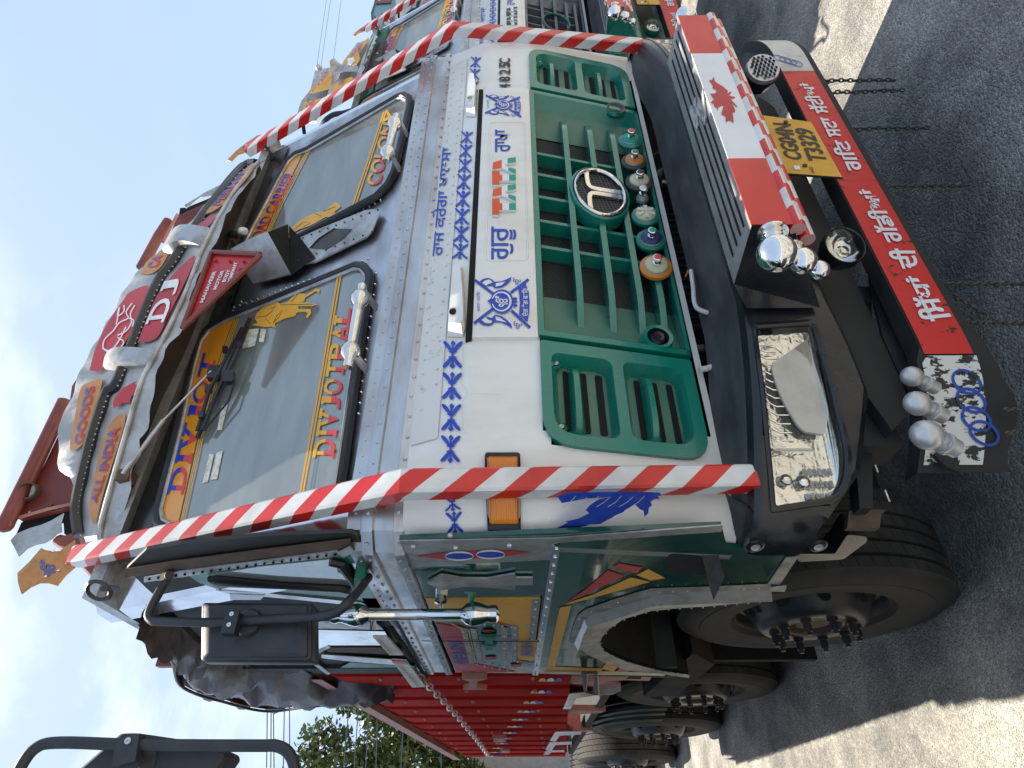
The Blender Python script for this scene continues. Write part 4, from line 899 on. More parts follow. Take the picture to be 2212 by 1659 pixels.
b = MB(); b.prism([on(p, sx(-1.2)) for p in rnd(g('J', (990, 1300), (1130, 1315), (1135, 1350), (960, 1480), (640, 1500), (600, 1440), (900, 1440)), 6, 3)], (.06, 0, 0), 'black_plastic'); b.build('inner_arch_corner', T, 0)
# ---- number plate
npq = g('Y', (497, 752), (822, 797), (1030, 1167), (660, 1140)); SN = ('y', lambda x, z: -.15 - (.82 - z)*.1)
b = MB(); b.prism(lay(npq, SN, 0), (0, .004, 0), 'black_print'); np_ = b.build('number_plate', T, 0)
cc = Vector((sum(p[0] for p in npq)/4, sum(p[1] for p in npq)/4)); decal('plate_face', [tuple(cc + (Vector(p) - cc)*.975) for p in npq], SN, 'plate_yellow', np_, .002)
words('plate_lettering', 'CG04N', g('c', (335, 1165), (190, 728), (-30, 712), (118, 1130)), SN, 'black_print', np_, .004, .03)
words('plate_lettering', 'T3329', g('c', (640, 1185), (440, 790), (222, 772), (400, 1160)), SN, 'black_print', np_, .004, .03)
words('plate_lettering', 'IND', g('c', (478, 1310), (440, 1235), (400, 1240), (440, 1312)), SN, 'black_print', np_, .004, .01)
decal('plate_sticker', g('c', (218, 1222), (290, 1228), (302, 1275), (235, 1272)), SN, 'decal_white', np_, .004)
for p_ in ((128, 708), (355, 1225)):
    b = MB(); b.sphere(on(g('c', p_)[0], SN, .005), .008, 'rusty_steel', 10, .5, (0, 1, 0)); b.build('screw', np_)
# ---- spot lamps
c = on((1823, 532), sy(-.16)); ax = Vector((-.30, -1, -.06)).normalized(); b = MB()
b.lathe(c, ax, [(.02, -.07), (.050, -.05), (.060, -.02), (.0615, .004), (.058, .010), (.054, .006)], 'black_plastic', 30); b.lathe(c, ax, [(.054, .006), (.045, -.012), (.030, -.026), (.012, -.034), (.001, -.035)], 'clean_chrome', 30)
fl = b.build('spot_lamp', T); b = MB(); b.lathe(c + ax*.012 - Vector((.012, 0, 0)), ax, [(.001, -.012), (.012, -.014), (.014, -.022), (.019, -.024), (.019, -.03)], 'chrome', 18); b.build('bulb_cap', fl)
b = MB(); b.lathe(c, ax, [(.055, .007), (.038, .014), (.001, .018)], 'lens_clear', 30); b.build('lens', fl)
c = on((1648, 149), sy(-.16)); ax = Vector((-.42, -1, .02)).normalized(); b = MB()
b.lathe(c, ax, [(.02, -.10), (.052, -.075), (.062, -.03), (.064, -.008), (.060, .008), (.001, .008)], ['black_plastic']*3 + ['silver_paint']*2, 28); fl = b.build('work_lamp', T)
b = MB(); e1 = ax.orthogonal().normalized(); e2 = ax.cross(e1)
for i in range(-3, 4):
    for j in range(-3, 4):
        u_, v_ = (i + .5*(j % 2))*.0165, j*.0145
        if u_*u_ + v_*v_ < .050**2: p = c + ax*.009 + e1*u_ + e2*v_; b.lathe(p, ax, [(.0072, .004), (.006, .005), (.004, .0), (.001, -.0005)], ['clean_chrome', 'greasy_steel', 'greasy_steel'], 6)
tag(b.build('led_cells', fl), kind='stuff')
# ---- low painted blade with hanging chains
b = MB(); xs_ = zl(-1.10, 1.10, 50)
zr_ = lambda x, t: (.495 if x > -.83 else .495 + .28*(-.83 - x)**1.4) + t*(.137 + (0 if x > -.83 else .02))
b.grid([[(x, blade(x, 0) + q, zr_(x, t - (.32*min(1, max(0, (-.68 - x)/.25))*(1 + .25*sin(x*31)) if t < 0 else 0))) for x in xs_] for t, q in ((-.14, .0), (0, 0), (1.0, 0), (1.04, .05))], 'dark_chassis'); bl_ = b.build('low_blade', T, 30)
b = MB(); b.grid([[(x, blade(x, 0) - .003, zr_(x, t)) for x in zl(-.815, .615, 30)] for t in (.04, .97)], 'chipped_red_paint'); b.build('red_panel', bl_, 0)
b = MB(); b.grid([[(x, blade(x, 0) - .003, zr_(x, t)) for x in zl(-1.085, -.82, 12)] for t in (-.0, .93)], 'worn_white_paint'); b.build('white_panel', bl_, 0)
b = MB(); b.grid([[(x, blade(x, 0) - .003, zr_(x, t)) for x in zl(.617, .99, 12)] for t in (.04, .97)], 'old_white_trim'); b.build('white_panel', bl_, 0)
for (i_, px, py) in ((0, 910, 1070), (1, 935, 1180), (2, 965, 1290), (3, 1010, 1375)):
    b = MB(); strokes(b, [ell(g('I', (px, py))[0], 33, 22, .55, 26) + ell(g('I', (px, py))[0], 33, 22, .55, 26)[:1]], 6.5, SL, 'worn_blue_paint', .005 + i_*.0006); b.build('ring_print', bl_, 0)
for i_ in range(4):
    b = MB(); strokes(b, [ell(g('Y', (610 + i_*38, 388 + i_*12))[0], 13, 5, .35, 20) + ell(g('Y', (610 + i_*38, 388 + i_*12))[0], 13, 5, .35, 20)[:1]], 1.6, SL, 'faded_blue', .005 + i_*.0006); b.build('ring_print', bl_, 0)
WB = 'decal_white'
for s_, q_ in (('ਸਿੱ'.replace('ਸਿੱ', 'ਿਸੱਧਾਂ'), g('b', (1160, 1200), (740, 640), (500, 640), (750, 1250))), ('ਦੀ', g('h', (1345, 1345), (1275, 1050), (870, 1050), (1010, 1345))), ('ਗੱਡੀਆਂ', g('h', (1140, 960), (690, 190), (440, 190), (790, 960))),
               ('ਗਿਟ', g('c', (1050, 1290), (850, 930), (640, 930), (800, 1290))), ('ਸਟਾ', g('c', (815, 890), (680, 660), (530, 660), (640, 890))), ('ਸੱਟੀਆਂ', g('c', (660, 610), (420, 250), (270, 250), (430, 610)))):
    words('blade_lettering', s_, q_, SL, WB, bl_, .006, .028)
b = MB(); b.prism([(-.93, -.02, .66), (.50, -.02, .66), (.58, -.02, .70), (.45, -.02, .79), (-.80, -.02, .79), (-1.0, -.02, .74)], (0, .10, 0), 'dark_chassis'); b.build('black_apron', T, 0)
b = MB(); b.prism([on(p, sy(-.02)) for p in g('I', (330, 380), (430, 350), (480, 480), (640, 800), (720, 960), (760, 1150), (830, 1350), (880, 1600), (790, 1560), (720, 1490), (760, 1450), (560, 1100), (500, 980), (420, 800), (370, 600))], (0, .012, 0), 'dark_chassis'); ap = b.build('torn_mud_plate', T, 0)
for px, py, r_ in ((590, 1030, .0245), (622, 1190, .029), (678, 1377, .034)):
    b = MB(); c = on(g('I', (px, py))[0], sy(-.14)); d_ = Vector((-.25, .35, -.9)).normalized(); b.sphere(c, r_, 'silver_paint', 24, 1.1, d_)
    b.lathe(c + d_*r_*.9, d_, [(r_*.55, 0), (r_*.55, .010), (r_*.72, .011), (r_*.72, .015), (r_*.62, .017), (r_*.78, .020), (r_*.78, .026), (r_*.66, .028), (r_*.66, .05)], 'silver_paint', 20); b.build('silver_ball', ap)
def chain(p, q, n_, name='chain', sag=0, parent=None, lr=.0032, m='chain_steel', wf=.33):
    p, q = Vector(p), Vector(q); b = MB(); L_ = (q - p).length/n_; d_ = (q - p).normalized()
    e1 = d_.orthogonal().normalized(); e2 = d_.cross(e1)
    for k in range(n_):
        t = (k + .5)/n_; c = p.lerp(q, t) + Vector((0, 0, -sag*4*t*(1 - t))); s__ = e1 if k % 2 else e2; jit = Vector((random.uniform(-.002, .002), random.uniform(-.002, .002), 0))
        pts = [c + jit + d_*(L_*.62*cos(a)) + s__*(L_*wf*sin(a)) for a in [2*pi*i/10 for i in range(10)]]; b.tube(pts, lr, m, 5, closed=True, upv=d_.cross(s__))
    return tag(b.build(name, parent or T), kind='stuff')
for k_, a_, d_, n_ in (('Y', (880, 527), (1370, 525), 16), ('Y', (905, 545), (935, 548), 2), ('Y', (920, 608), (1430, 590), 17), ('Y', (1060, 845), (1590, 835), 17), ('Y', (1250, 1216), (1850, 1215), 20), ('I', (715, 478), (1290, 480), 22), ('I', (860, 706), (1290, 712), 16), ('I', (1140, 1225), (1290, 1225), 6), ('I', (1145, 1365), (1215, 1358), 3), ('I', (760, 505), (1045, 665), 14), ('I', (1045, 665), (1000, 825), 8)):
    chain(on(g(k_, a_)[0], sy(-.09)), on(g(k_, d_)[0], sy(-.09)), n_)
# ---- striped poles with star boards
for s_ in (-1, 1):
    b = MB(); pth = [(s_*1.107, .03, 1.10), (s_*1.15, -.035, 1.955), (s_*1.10, .545, 3.085)]
    pr = [(-.0, -.022)]; b.sweep(pth, [(.030, -.02), (.030, .022), (.024, .027), (-.024, .027), (-.030, .022), (-.030, -.02)], 'hazard_tape', (0, -1, 0), tape=True)
    po = b.build('striped_pole', T, 20)
    b = MB(); b.tube([(s_*1.10, .36, 2.75), (s_*1.09, .44, 2.76)], .010, 'black_rubber', 6); b.tube([(s_*1.08, .50, 2.98), (s_*1.05, .56, 2.95)], .012, 'black_rubber', 6); b.build('pole_clamp', po)
SB2 = sy(.58)
sl_ = g('M', (110, 415), (185, 345), (262, 255), (290, 268), (345, 277), (380, 275), (475, 205), (472, 268), (522, 275), (500, 320), (490, 365), (420, 425), (362, 495), (300, 478), (250, 478), (190, 505), (135, 547), (115, 480))
b = MB(); b.prism(lay(sl_, SB2, .0), (0, .006, 0), 'star_board'); st_ = b.build('star_board', T, 0)
words('star_lettering', 'ੴ', g('M', (355, 440), (355, 325), (255, 325), (255, 440)), SB2, 'faded_blue', st_, .002, .03)
b = MB()
for p_ in ((345, 277), (432, 355), (378, 400), (298, 438), (355, 268), (488, 322)): b.sphere(on(g('M', p_)[0], SB2, .003), .005, 'clean_chrome', 8)
b.build('studs', st_)
sr_ = g('X', (1060, 745), (1105, 700), (1150, 665), (1200, 632), (1232, 625), (1258, 628), (1245, 650), (1225, 675), (1165, 700), (1110, 720), (1078, 752))
b = MB(); b.prism(lay(sr_, sy(.60), .0), (0, .006, 0), 'star_board'); st_ = b.build('star_board', T, 0)
words('star_lettering', 'ੴ', g('X', (1195, 690), (1180, 665), (1130, 685), (1145, 705)), sy(.60), 'faded_blue', st_, .002, .03)
# ---- visor: lower tier, upper tier, scalloped edge, rims
HM = 'header_metal'
rim = g('B', (530, 1180), (512, 1040), (530, 900), (600, 600), (660, 400), (720, 240), (780, 185)) + g('A', (30, 1010), (150, 830), (320, 570), (400, 450), (590, 200), (680, 110), (760, 88))
rol = g('B', (682, 1250), (678, 1130), (760, 820), (870, 430), (940, 200), (1040, 0)) + g('A', (235, 1100), (370, 750), (460, 560), (600, 320), (700, 185), (780, 95))
def resample(P_, n_):
    P_ = [Vector(p) for p in curve(P_, 5)]; d = [0]
    for i in range(1, len(P_)): d.append(d[-1] + (P_[i] - P_[i - 1]).length)
    out = []; j = 0
    for k in range(n_ + 1):
        t = d[-1]*k/n_
        while j < len(d) - 2 and d[j + 1] < t: j += 1
        out.append(P_[j].lerp(P_[j + 1], (t - d[j])/max(1e-6, d[j + 1] - d[j])))
    return out
N_ = 60; ra, rb = resample(rim, N_), resample(rol, N_)
sc_pts = g('B', (720, 1255), (745, 1190), (742, 1100), (800, 1060), (860, 870), (870, 800), (900, 700), (928, 640), (925, 560), (960, 480), (985, 400), (990, 320), (1025, 210), (1035, 130), (1075, 30), (1090, -30)) + g('A', (215, 1290), (270, 1150), (275, 1060), (330, 990), (345, 900), (400, 830), (415, 750), (470, 640), (520, 540), (540, 470), (590, 420), (600, 370), (680, 290), (690, 240), (745, 180), (770, 110), (830, 60))
rs = resample(sc_pts, N_)
def wob(k, a): return a*sin(k*1.31)*.5 + a*sin(k*.47 + 2)*.5
b = MB(); b.grid([[on(p, SV, wob(k, .004)) for k, p in enumerate(ra)], [on(a.lerp(c_, .35), SV, .010 + wob(k + 5, .006)) for k, (a, c_) in enumerate(zip(ra, rb))], [on(a.lerp(c_, .7), SV, .012 + wob(k + 9, .005)) for k, (a, c_) in enumerate(zip(ra, rb))], [on(p, SV, .015) for p in rb]], HM)
vz = b.build('visor_panel', T, 60)
b = MB(); b.tube([on(p, SV, .02) for p in rb], .009, 'dull_aluminium', 8); b.build('rolled_edge', vz)
b = MB(); b.tube([on(p, SV, .006) for p in ra], .022, 'black_plastic', 8); b.tube([on(Vector(p) - Vector((3, 1)), SV, .018) for p in ra], .013, 'greasy_steel', 8); b.build('rubber_rim', vz)
b = MB(); sca = []
for k, (a, c_) in enumerate(zip(rb, rs)): sca.append(a + (c_ - a)*(1 + .10*abs(sin(k*.8)) - .04))
b.grid([[on(p, SV, .013) for p in rb], [on(a.lerp(c_, .5), SV, .016 + wob(k, .01)) for k, (a, c_) in enumerate(zip(rb, sca))], [on(p, SV, .010 + wob(k, .012)) for k, p in enumerate(sca)]], HM); b.build('scalloped_edge', vz, 60)
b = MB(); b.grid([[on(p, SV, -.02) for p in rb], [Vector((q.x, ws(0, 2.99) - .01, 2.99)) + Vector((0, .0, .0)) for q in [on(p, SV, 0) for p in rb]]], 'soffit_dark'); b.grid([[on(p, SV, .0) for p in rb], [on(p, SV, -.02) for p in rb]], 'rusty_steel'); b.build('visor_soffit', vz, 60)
b = MB(); c = on(g('A', (585, 600))[0], ('y', lambda x, z: .47)); b.sphere(c, .022, 'void_black', 10); b.box(c - Vector((.03, -.0, .01)), c + Vector((.03, .04, .01)), 'rusty_steel'); b.build('wiper_motor', T)
ut = g('B', (528, 868), (490, 862), (455, 790), (378, 735), (382, 560), (405, 400), (455, 320), (480, 200), (500, 150), (540, 60)) + g('X', (430, 1640), (500, 1500), (585, 1345), (680, 1240), (745, 1170), (850, 1075), (960, 960), (1010, 905), (1085, 850)) 
ua, ub = resample(ut, N_), resample([p for p in rim[2:]], N_)
SU = ('y', lambda x, z: vis(x, z) + .02)
b = MB(); b.grid([[on(p, SU, wob(k, .012)) for k, p in enumerate(ua)], [on(a.lerp(c_, .33), SU, .004 + wob(k*1.3 + 5, .012)) for k, (a, c_) in enumerate(zip(ua, ub))], [on(a.lerp(c_, .7), SU, .004 + wob(k + 2, .008)) for k, (a, c_) in enumerate(zip(ua, ub))], [on(p, SU, .0) for p in ub]], HM); uz = b.build('header_panel', T, 60)
b = MB(); b.grid([[on(p, SU, -.03) for p in ua], [on(p, SU, -.03) for p in ub]], 'void_black'); b.build('header_backing', uz, 0)
def badge(key, pts, m, S, par, e_=.020, cv=16): return decal(key, [tuple(p) for p in curve(g(*[pts[0]], *pts[1:]) + g(pts[0], pts[1]), 3)[:-1]], S, m, par, e_, curved=cv)
badge('oval_badge', ['B', (632, 1120), (608, 1040), (625, 900), (665, 690), (700, 560), (755, 450), (820, 405), (842, 440), (800, 600), (740, 790), (690, 960), (655, 1100)], 'badge_orange', SV, vz, .024)
words('badge_lettering', 'ALL INDIA', g('B', (660, 990), (815, 490), (740, 500), (620, 990)), SV, None, vz, .028, .03, ('faded_blue', 'badge_red'))
badge('oval_badge', ['B', (478, 640), (474, 590), (495, 480), (520, 320), (548, 222), (600, 190), (672, 163), (682, 190), (650, 320), (600, 480), (565, 580), (520, 625)], 'badge_orange', SU, uz, .016)
words('badge_lettering', 'GOODS', g('B', (560, 595), (640, 215), (575, 230), (500, 600)), SU, None, uz, .020, .03, ('faded_blue', 'badge_red'))
decal('leaf_badge', g('B', (765, 372), (760, 335), (770, 300), (830, 235), (918, 188), (905, 212), (935, 245), (905, 270), (880, 292), (868, 335), (820, 335)), SV, 'badge_red', vz, .024, curved=14)
badge('oval_badge', ['X', (655, 1618), (690, 1530), (745, 1400), (820, 1300), (915, 1213), (908, 1265), (860, 1370), (800, 1490), (755, 1585), (715, 1612)], 'badge_red', SV, vz, .024)
words('badge_lettering', 'DJ', g('X', (785, 1510), (862, 1315), (785, 1330), (700, 1520)), SV, 'decal_white', vz, .028, .02, None, True)
badge('lion_badge', ['X', (428, 1740), (455, 1640), (510, 1520), (585, 1412), (615, 1375), (696, 1345), (690, 1400), (650, 1500), (600, 1600), (540, 1680), (480, 1740)], 'badge_red', SU, uz, .016)
b = MB()
lion = [[(628, 1430), (600, 1470), (610, 1500), (570, 1520), (540, 1560)], [(640, 1440), (620, 1480), (625, 1520), (600, 1560), (560, 1580)], [(600, 1540), (570, 1600), (530, 1650), (490, 1640)], [(540, 1560), (500, 1600), (495, 1640), (520, 1660)], [(610, 1500), (635, 1510), (630, 1540)], [(590, 1440), (590, 1470), (560, 1490), (570, 1450), (555, 1530)], [(560, 1590), (590, 1610), (575, 1640)]]
strokes(b, [curve(g('X', *ln), 3) for ln in lion], 2.6, SU, 'decal_white', .020); b.build('lion_print', uz, 0)
badge('oval_badge', ['X', (662, 1292), (690, 1235), (735, 1200), (780, 1178), (790, 1195), (765, 1250), (720, 1288)], 'badge_orange', SU, uz, .016)
words('badge_lettering', 'CA', g('X', (745, 1262), (772, 1205), (730, 1205), (690, 1265)), SU, None, uz, .020, .03, ('faded_blue', 'badge_red'))
badge('oval_badge', ['A', (398, 478), (430, 430), (520, 345), (640, 200), (740, 105), (735, 165), (640, 290), (540, 400), (450, 462)], 'badge_orange', SV, vz, .024)
words('badge_lettering', 'PERMIT', g('A', (505, 420), (720, 155), (660, 175), (450, 415)), SV, None, vz, .028, .03, ('faded_blue', 'badge_red'))
decal('leaf_badge', g('A', (330, 584), (350, 555), (390, 525), (425, 500), (485, 472), (470, 500), (450, 540), (425, 565), (400, 590), (370, 580)), SV, 'badge_red', vz, .024, curved=14)
b = MB()
for seg, off, n_ in ((ra, 6, 75), (rb, -5, 75), (ub, -5, 0)):
    for k in range(n_):
        i = int(k*N_/n_); a = seg[i].lerp(seg[i + 1], k*N_/n_ - i); b.sphere(on(a + Vector((off*.9, off*.35)), SV, .016), .0035, 'silver_paint', 5)
for k in range(70):
    i = int(k*N_/70); b.sphere(on(ub[i] - Vector((7, 2)), SU, .006), .0035, 'silver_paint', 5)
tag(b.build('rivets', vz), kind='stuff')
# two curved straps bridging the tiers
for A_, B2, kk in ((g('B', (690, 90), (760, 100), (850, 100), (930, 95), (985, 85)), g('B', (720, -10), (800, 0), (900, 5), (980, 0), (1040, -5)), 0), (g('A', (85, 725), (150, 735), (230, 712), (300, 705), (375, 712)), g('A', (170, 572), (240, 590), (320, 597), (400, 595), (445, 580)), 1)):
    bulge = [.02, .05, .055, .042, .022]; pa, pb = [on(p, SV, e_) for p, e_ in zip(A_, bulge)], [on(p, SV, e_) for p, e_ in zip(B2, bulge)]
    ca, cb = curve(pa, 5), curve(pb, 5); b = MB(); b.grid([ca, [a.lerp(c_, .5) + Vector((0, -.006, 0)) for a, c_ in zip(ca, cb)], cb], 'dull_aluminium')
    bot = [Vector((p.x, vis(p.x, p.z), p.z)) for p in ca]; b.grid([ca, bot], 'dull_aluminium'); b.build('curved_strap', vz, 50)
# maroon head board of the cargo body above the cab
SH = sy(.90)
b = MB(); b.prism(lay(g('B', (118, 1065), (205, 880), (300, 690), (440, 400), (470, 200), (560, 60), (700, -100), (520, 880), (515, 975), (355, 1012)), SH, 0), (0, .03, 0), 'maroon_paint'); hb = b.build('head_board', T, 0)
b = MB(); b.tube([on(p, SH, .03) for p in g('B', (68, 1125), (240, 770), (450, 325))], .030, 'maroon_paint', 12); b.sphere(on(g('B', (68, 1125))[0], SH, .03), .031, 'maroon_paint', 12); b.build('top_rail', hb)
b = MB(); b.tube([on(p, SH, .012) for p in g('B', (110, 1070), (240, 800), (420, 440))], .007, 'pale_cargo_edge', 6); b.tube([on(p, SH, .012) for p in g('B', (125, 1070), (330, 1010), (515, 970))], .007, 'pale_cargo_edge', 6); b.build('edge_bead', hb)
b = MB(); c = on(g('B', (225, 918))[0], SH, .05); b.lathe(c, (-.3, -1, -.3), [(.034, -.05), (.034, .0), (.028, .0), (.026, -.03), (.001, -.03)], ['rusty_steel', 'rusty_steel', 'greasy_steel', 'dull_aluminium'], 22); b.build('tie_ring', hb)
b = MB(); b.sphere(on(g('B', (340, 985))[0], SH, .01), .009, 'maroon_paint', 8); b.sphere(on(g('B', (490, 937))[0], SH, .01), .009, 'maroon_paint', 8); b.sphere(on(g('B', (215, 1030))[0], SH, .01), .009, 'maroon_paint', 8); b.build('bolts', hb)
sp = g('B', (68, 1208), (105, 1165), (190, 1128), (270, 1105), (330, 1080), (415, 1030), (398, 1090), (405, 1150), (370, 1165), (340, 1195), (290, 1225), (235, 1235), (175, 1262), (122, 1312), (98, 1262))
b = MB(); b.prism(lay(sp, sy(.84), 0), (0, .004, 0), 'dull_aluminium'); b.build('corner_spike_plate', T, 0)
b = MB(); b.prism(lay(g('B', (100, 1180), (140, 1090), (355, 1010), (510, 975), (500, 1060), (490, 1150), (420, 1165), (410, 1040)), sy(.93), 0), (0, .05, 0), 'void_black'); b.prism(lay(g('B', (350, 1200), (500, 1150), (540, 1270), (380, 1240)), sy(.88), 0), (0, .05, 0), 'maroon_paint'); b.build('corner_bracket', hb, 0)
b = MB(); b.tube([on(p, SH, -.02) for p in g('B', (360, 1190), (480, 1270), (620, 1420), (760, 1500), (930, 1600))], .022, 'maroon_paint', 10); b.build('side_rail', hb)
b = MB(); c = on(g('B', (645, 1535))[0], sx(-1.28)); b.lathe(c, (1, .6, 0), [(.031, -.007), (.038, 0), (.031, .007), (.024, 0), (.031, -.007)], 'greasy_steel', 20); b.tube([on(g('B', (678, 1520))[0], sx(-1.28)), on(g('B', (760, 1525))[0], sx(-1.22))], .009, 'greasy_steel', 8); b.build('tie_ring', hb)
# right end of the head board
b = MB(); b.tube([on(p, sy(.86)) for p in g('X', (785, 1032), (740, 1100), (660, 1250))], .026, 'maroon_paint', 10); b.tube([on(p, sy(.84)) for p in g('X', (828, 1000), (760, 1130))], .008, 'pale_cargo_edge', 6); b.build('top_rail', hb)
b = MB(); b.prism(lay(g('X', (770, 1150), (830, 1005), (1010, 905), (1000, 950), (900, 1030), (800, 1140)), sy(.90), 0), (0, .03, 0), 'maroon_paint'); b.prism(lay(g('X', (858, 958), (960, 895), (1028, 862), (1040, 872), (1010, 905), (940, 918), (868, 970)), sy(.84), 0), (0, .004, 0), 'dull_aluminium'); b.prism(lay(g('X', (840, 970), (870, 968), (1010, 912), (1046, 872), (1046, 885), (1000, 925), (835, 1000)), sy(.87), 0), (0, .004, 0), 'void_black'); b.build('board_corner', hb, 0)
# ================================================================== left flank of the cab
def sheet(name, pts, m, e, parent=None, th=.003, S=SS, side=None):
    b = MB(); b.prism([on(p, S, e) for p in pts], (th, 0, 0), m, side); return b.build(name, parent or T, 0)
arch = g('L', (1375, 735), (980, 800), (800, 812), (600, 832), (420, 885), (330, 950), (285, 1000), (268, 1040), (290, 1090), (350, 1125), (450, 1168), (560, 1200), (700, 1235), (850, 1258))
shell = g('K', (285, 372)) + g('L', (1065, 285), (1100, 420), (1562, 472), (1368, 652), (1385, 690)) + arch + g('L', (850, 1262)) + g('T', (2060, 742), (1500, 722), (1010, 707), (390, 700)) + g('K', (655, 1240), (445, 745))
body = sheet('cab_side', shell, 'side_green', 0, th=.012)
g_ = lambda k, *p: g(k, *p)
sheet('corner_trim', g('K', (285, 372), (1290, 355)) + g('L', (1070, 270), (1060, 312), (0, 385)) + g('K', (1280, 400), (300, 400)), 'dull_aluminium', .004, body)
sheet('ornament_strip', g('K', (300, 402), (1285, 395), (1272, 498), (345, 545)), 'dull_aluminium', .003, body)
decal('ornament', g('K', (385, 472), (590, 446), (780, 438), (900, 428), (1150, 446), (900, 482), (600, 492)), SS, 'badge_red', body, .0045, curved=False)
for c_, a_, b_ in (((678, 468), 95, 22), ((882, 458), 95, 22)):
    decal('ornament', g('K', *ell(c_, a_, b_ + 10, 0, 14)), SS, 'decal_white', body, .0052); decal('ornament', g('K', *ell(c_, a_ - 5, b_ - 2, 0, 18)), SS, BL, body, .0058)
sheet('dagger_plate', g('K', (468, 635), (560, 583), (700, 606), (860, 608), (1042, 576), (1046, 602), (1158, 602), (1158, 648), (1046, 650), (1042, 682), (860, 664), (700, 660), (560, 682)), 'dull_aluminium', .010, body, .006)
sheet('chrome_strip', g('K', (1285, 398), (1338, 400), (1192, 1248), (1155, 1246)), 'bright_metal', .008, body, .006)
b = MB()
for k in range(16): t = k/15; b.sphere(on(g('K', (1312 - 138*t, 410 + 825*t))[0], SS, .010), .0045, 'chrome', 8)
tag(b.build('rivets', body), kind='stuff')
sheet('yellow_panel', g('T', (150, 108), (1060, 104), (1052, 430), (1030, 600), (885, 590), (885, 320), (650, 290), (250, 290)), 'decal_yellow', .003, body)
sheet('panel_edge', g('T', (995, 104), (1062, 102), (1022, 430), (968, 430)), 'dull_aluminium', .006, body)
sheet('dark_slot', g('T', (1062, 100), (1078, 100), (1036, 432), (1022, 430)), 'void_black', .004, body)
sheet('red_panel', g('T', (235, 308), (450, 340), (470, 425), (520, 622), (860, 690), (395, 695), (330, 540)), 'chipped_red_paint' if False else 'badge_red', .003, body)
for q, m in ((((340, 300), (430, 345), (490, 360), (545, 610), (555, 612), (500, 352), (440, 335)), 'decal_yellow'), (((640, 290), (720, 300), (835, 330), (835, 600), (1000, 635), (1000, 628), (842, 590), (842, 322), (730, 290)), 'badge_red')): decal('pinstripe', g('T', *q), SS, m, body, .0045)
for q in (((430, 342), (478, 360), (548, 612), (500, 616), (455, 430)), ((505, 345), (555, 350), (610, 615), (565, 612)), ((748, 330), (798, 340), (800, 605), (758, 600)), ((835, 315), (880, 322), (875, 598), (835, 590))): sheet('riveted_strip', g('T', *q), 'dull_aluminium', .006, body)
b = MB()
for q0, q1, n_ in (((450, 360), (530, 605), 6), ((535, 360), (590, 605), 6), ((772, 345), (780, 595), 6), ((858, 330), (856, 590), 6), ((1025, 120), (995, 420), 6), ((620, 300), (830, 320), 4), ((560, 620), (860, 680), 6), ((880, 600), (1010, 630), 3)):
    for k in range(n_): t = k/(n_ - 1); b.sphere(on(g('T', (q0[0] + (q1[0] - q0[0])*t, q0[1] + (q1[1] - q0[1])*t))[0], SS, .008), .0042, 'dull_aluminium', 6)
for p_ in ((655, 410), (1005, 395), (620, 330), (380, 402)): b.sphere(on(g('K', p_)[0], SS, .006), .007, 'silver_paint', 8)
tag(b.build('rivets', body), kind='stuff')
words('flank_lettering', 'SUPER FAST', g('T', (490, 625), (445, 440), (330, 440), (385, 625)), SS, 'faded_blue', body, .0045, .04)
words('flank_lettering', 'INDIAN', g('T', (1000, 552), (1005, 442), (905, 442), (905, 552)), SS, 'faded_blue', body, .0085, .03)
for c_ in ((648, 362), (668, 577), (868, 637)): decal('red_blossom', g('T', *ell(c_, 48, 12, 0, 14)), SS, 'badge_red', body, .0045)
sheet('door_seam', g('T', (120, 425), (1050, 432), (1050, 436), (120, 430)), 'void_black', .010, body, .001)
for y0, y1 in ((375, 425), (438, 475)):
    sheet('hinge', g('T', (590, y0 + 10), (715, y0 + 8), (715, y1 - 8), (590, y1 - 8)), 'frame_green', .014, body, .010); sheet('hinge_pin', g('T', (628, y0), (686, y0), (686, y1), (628, y1)), 'frame_green', .022, body, .010)
# lower painted figures
for q, m in ((('L', (355, 548), (390, 522), (545, 550), (510, 590)), 'badge_red'), (('L', (320, 568), (432, 604), (150, 740), (50, 780), (180, 690)), 'badge_red'), (('L', (508, 600), (585, 560), (695, 620), (600, 636)), 'decal_yellow'), (('L', (470, 615), (598, 645), (400, 700), (200, 755), (45, 795), (60, 780), (220, 730)), 'decal_yellow')): decal('arrow_print', g(*q), SS, m, body, .002)
for q, m in (((((1215, 180), (1305, 165), (1175, 655), (1110, 660)), 'decal_yellow')), (((1110, 662), (1175, 648), (1555, 665), (1540, 690), (1110, 690)), 'decal_yellow'), (((1600, 598), (1690, 630), (1640, 690), (1545, 668)), 'decal_yellow'), (((1720, 638), (1800, 660), (1760, 690), (1660, 690)), 'badge_red'), (((1110, 672), (1900, 695), (2060, 700), (2040, 722), (1500, 715), (1100, 700)), 'cream')): decal('flank_stripe', g('T', *q), SS, m, body, .002)
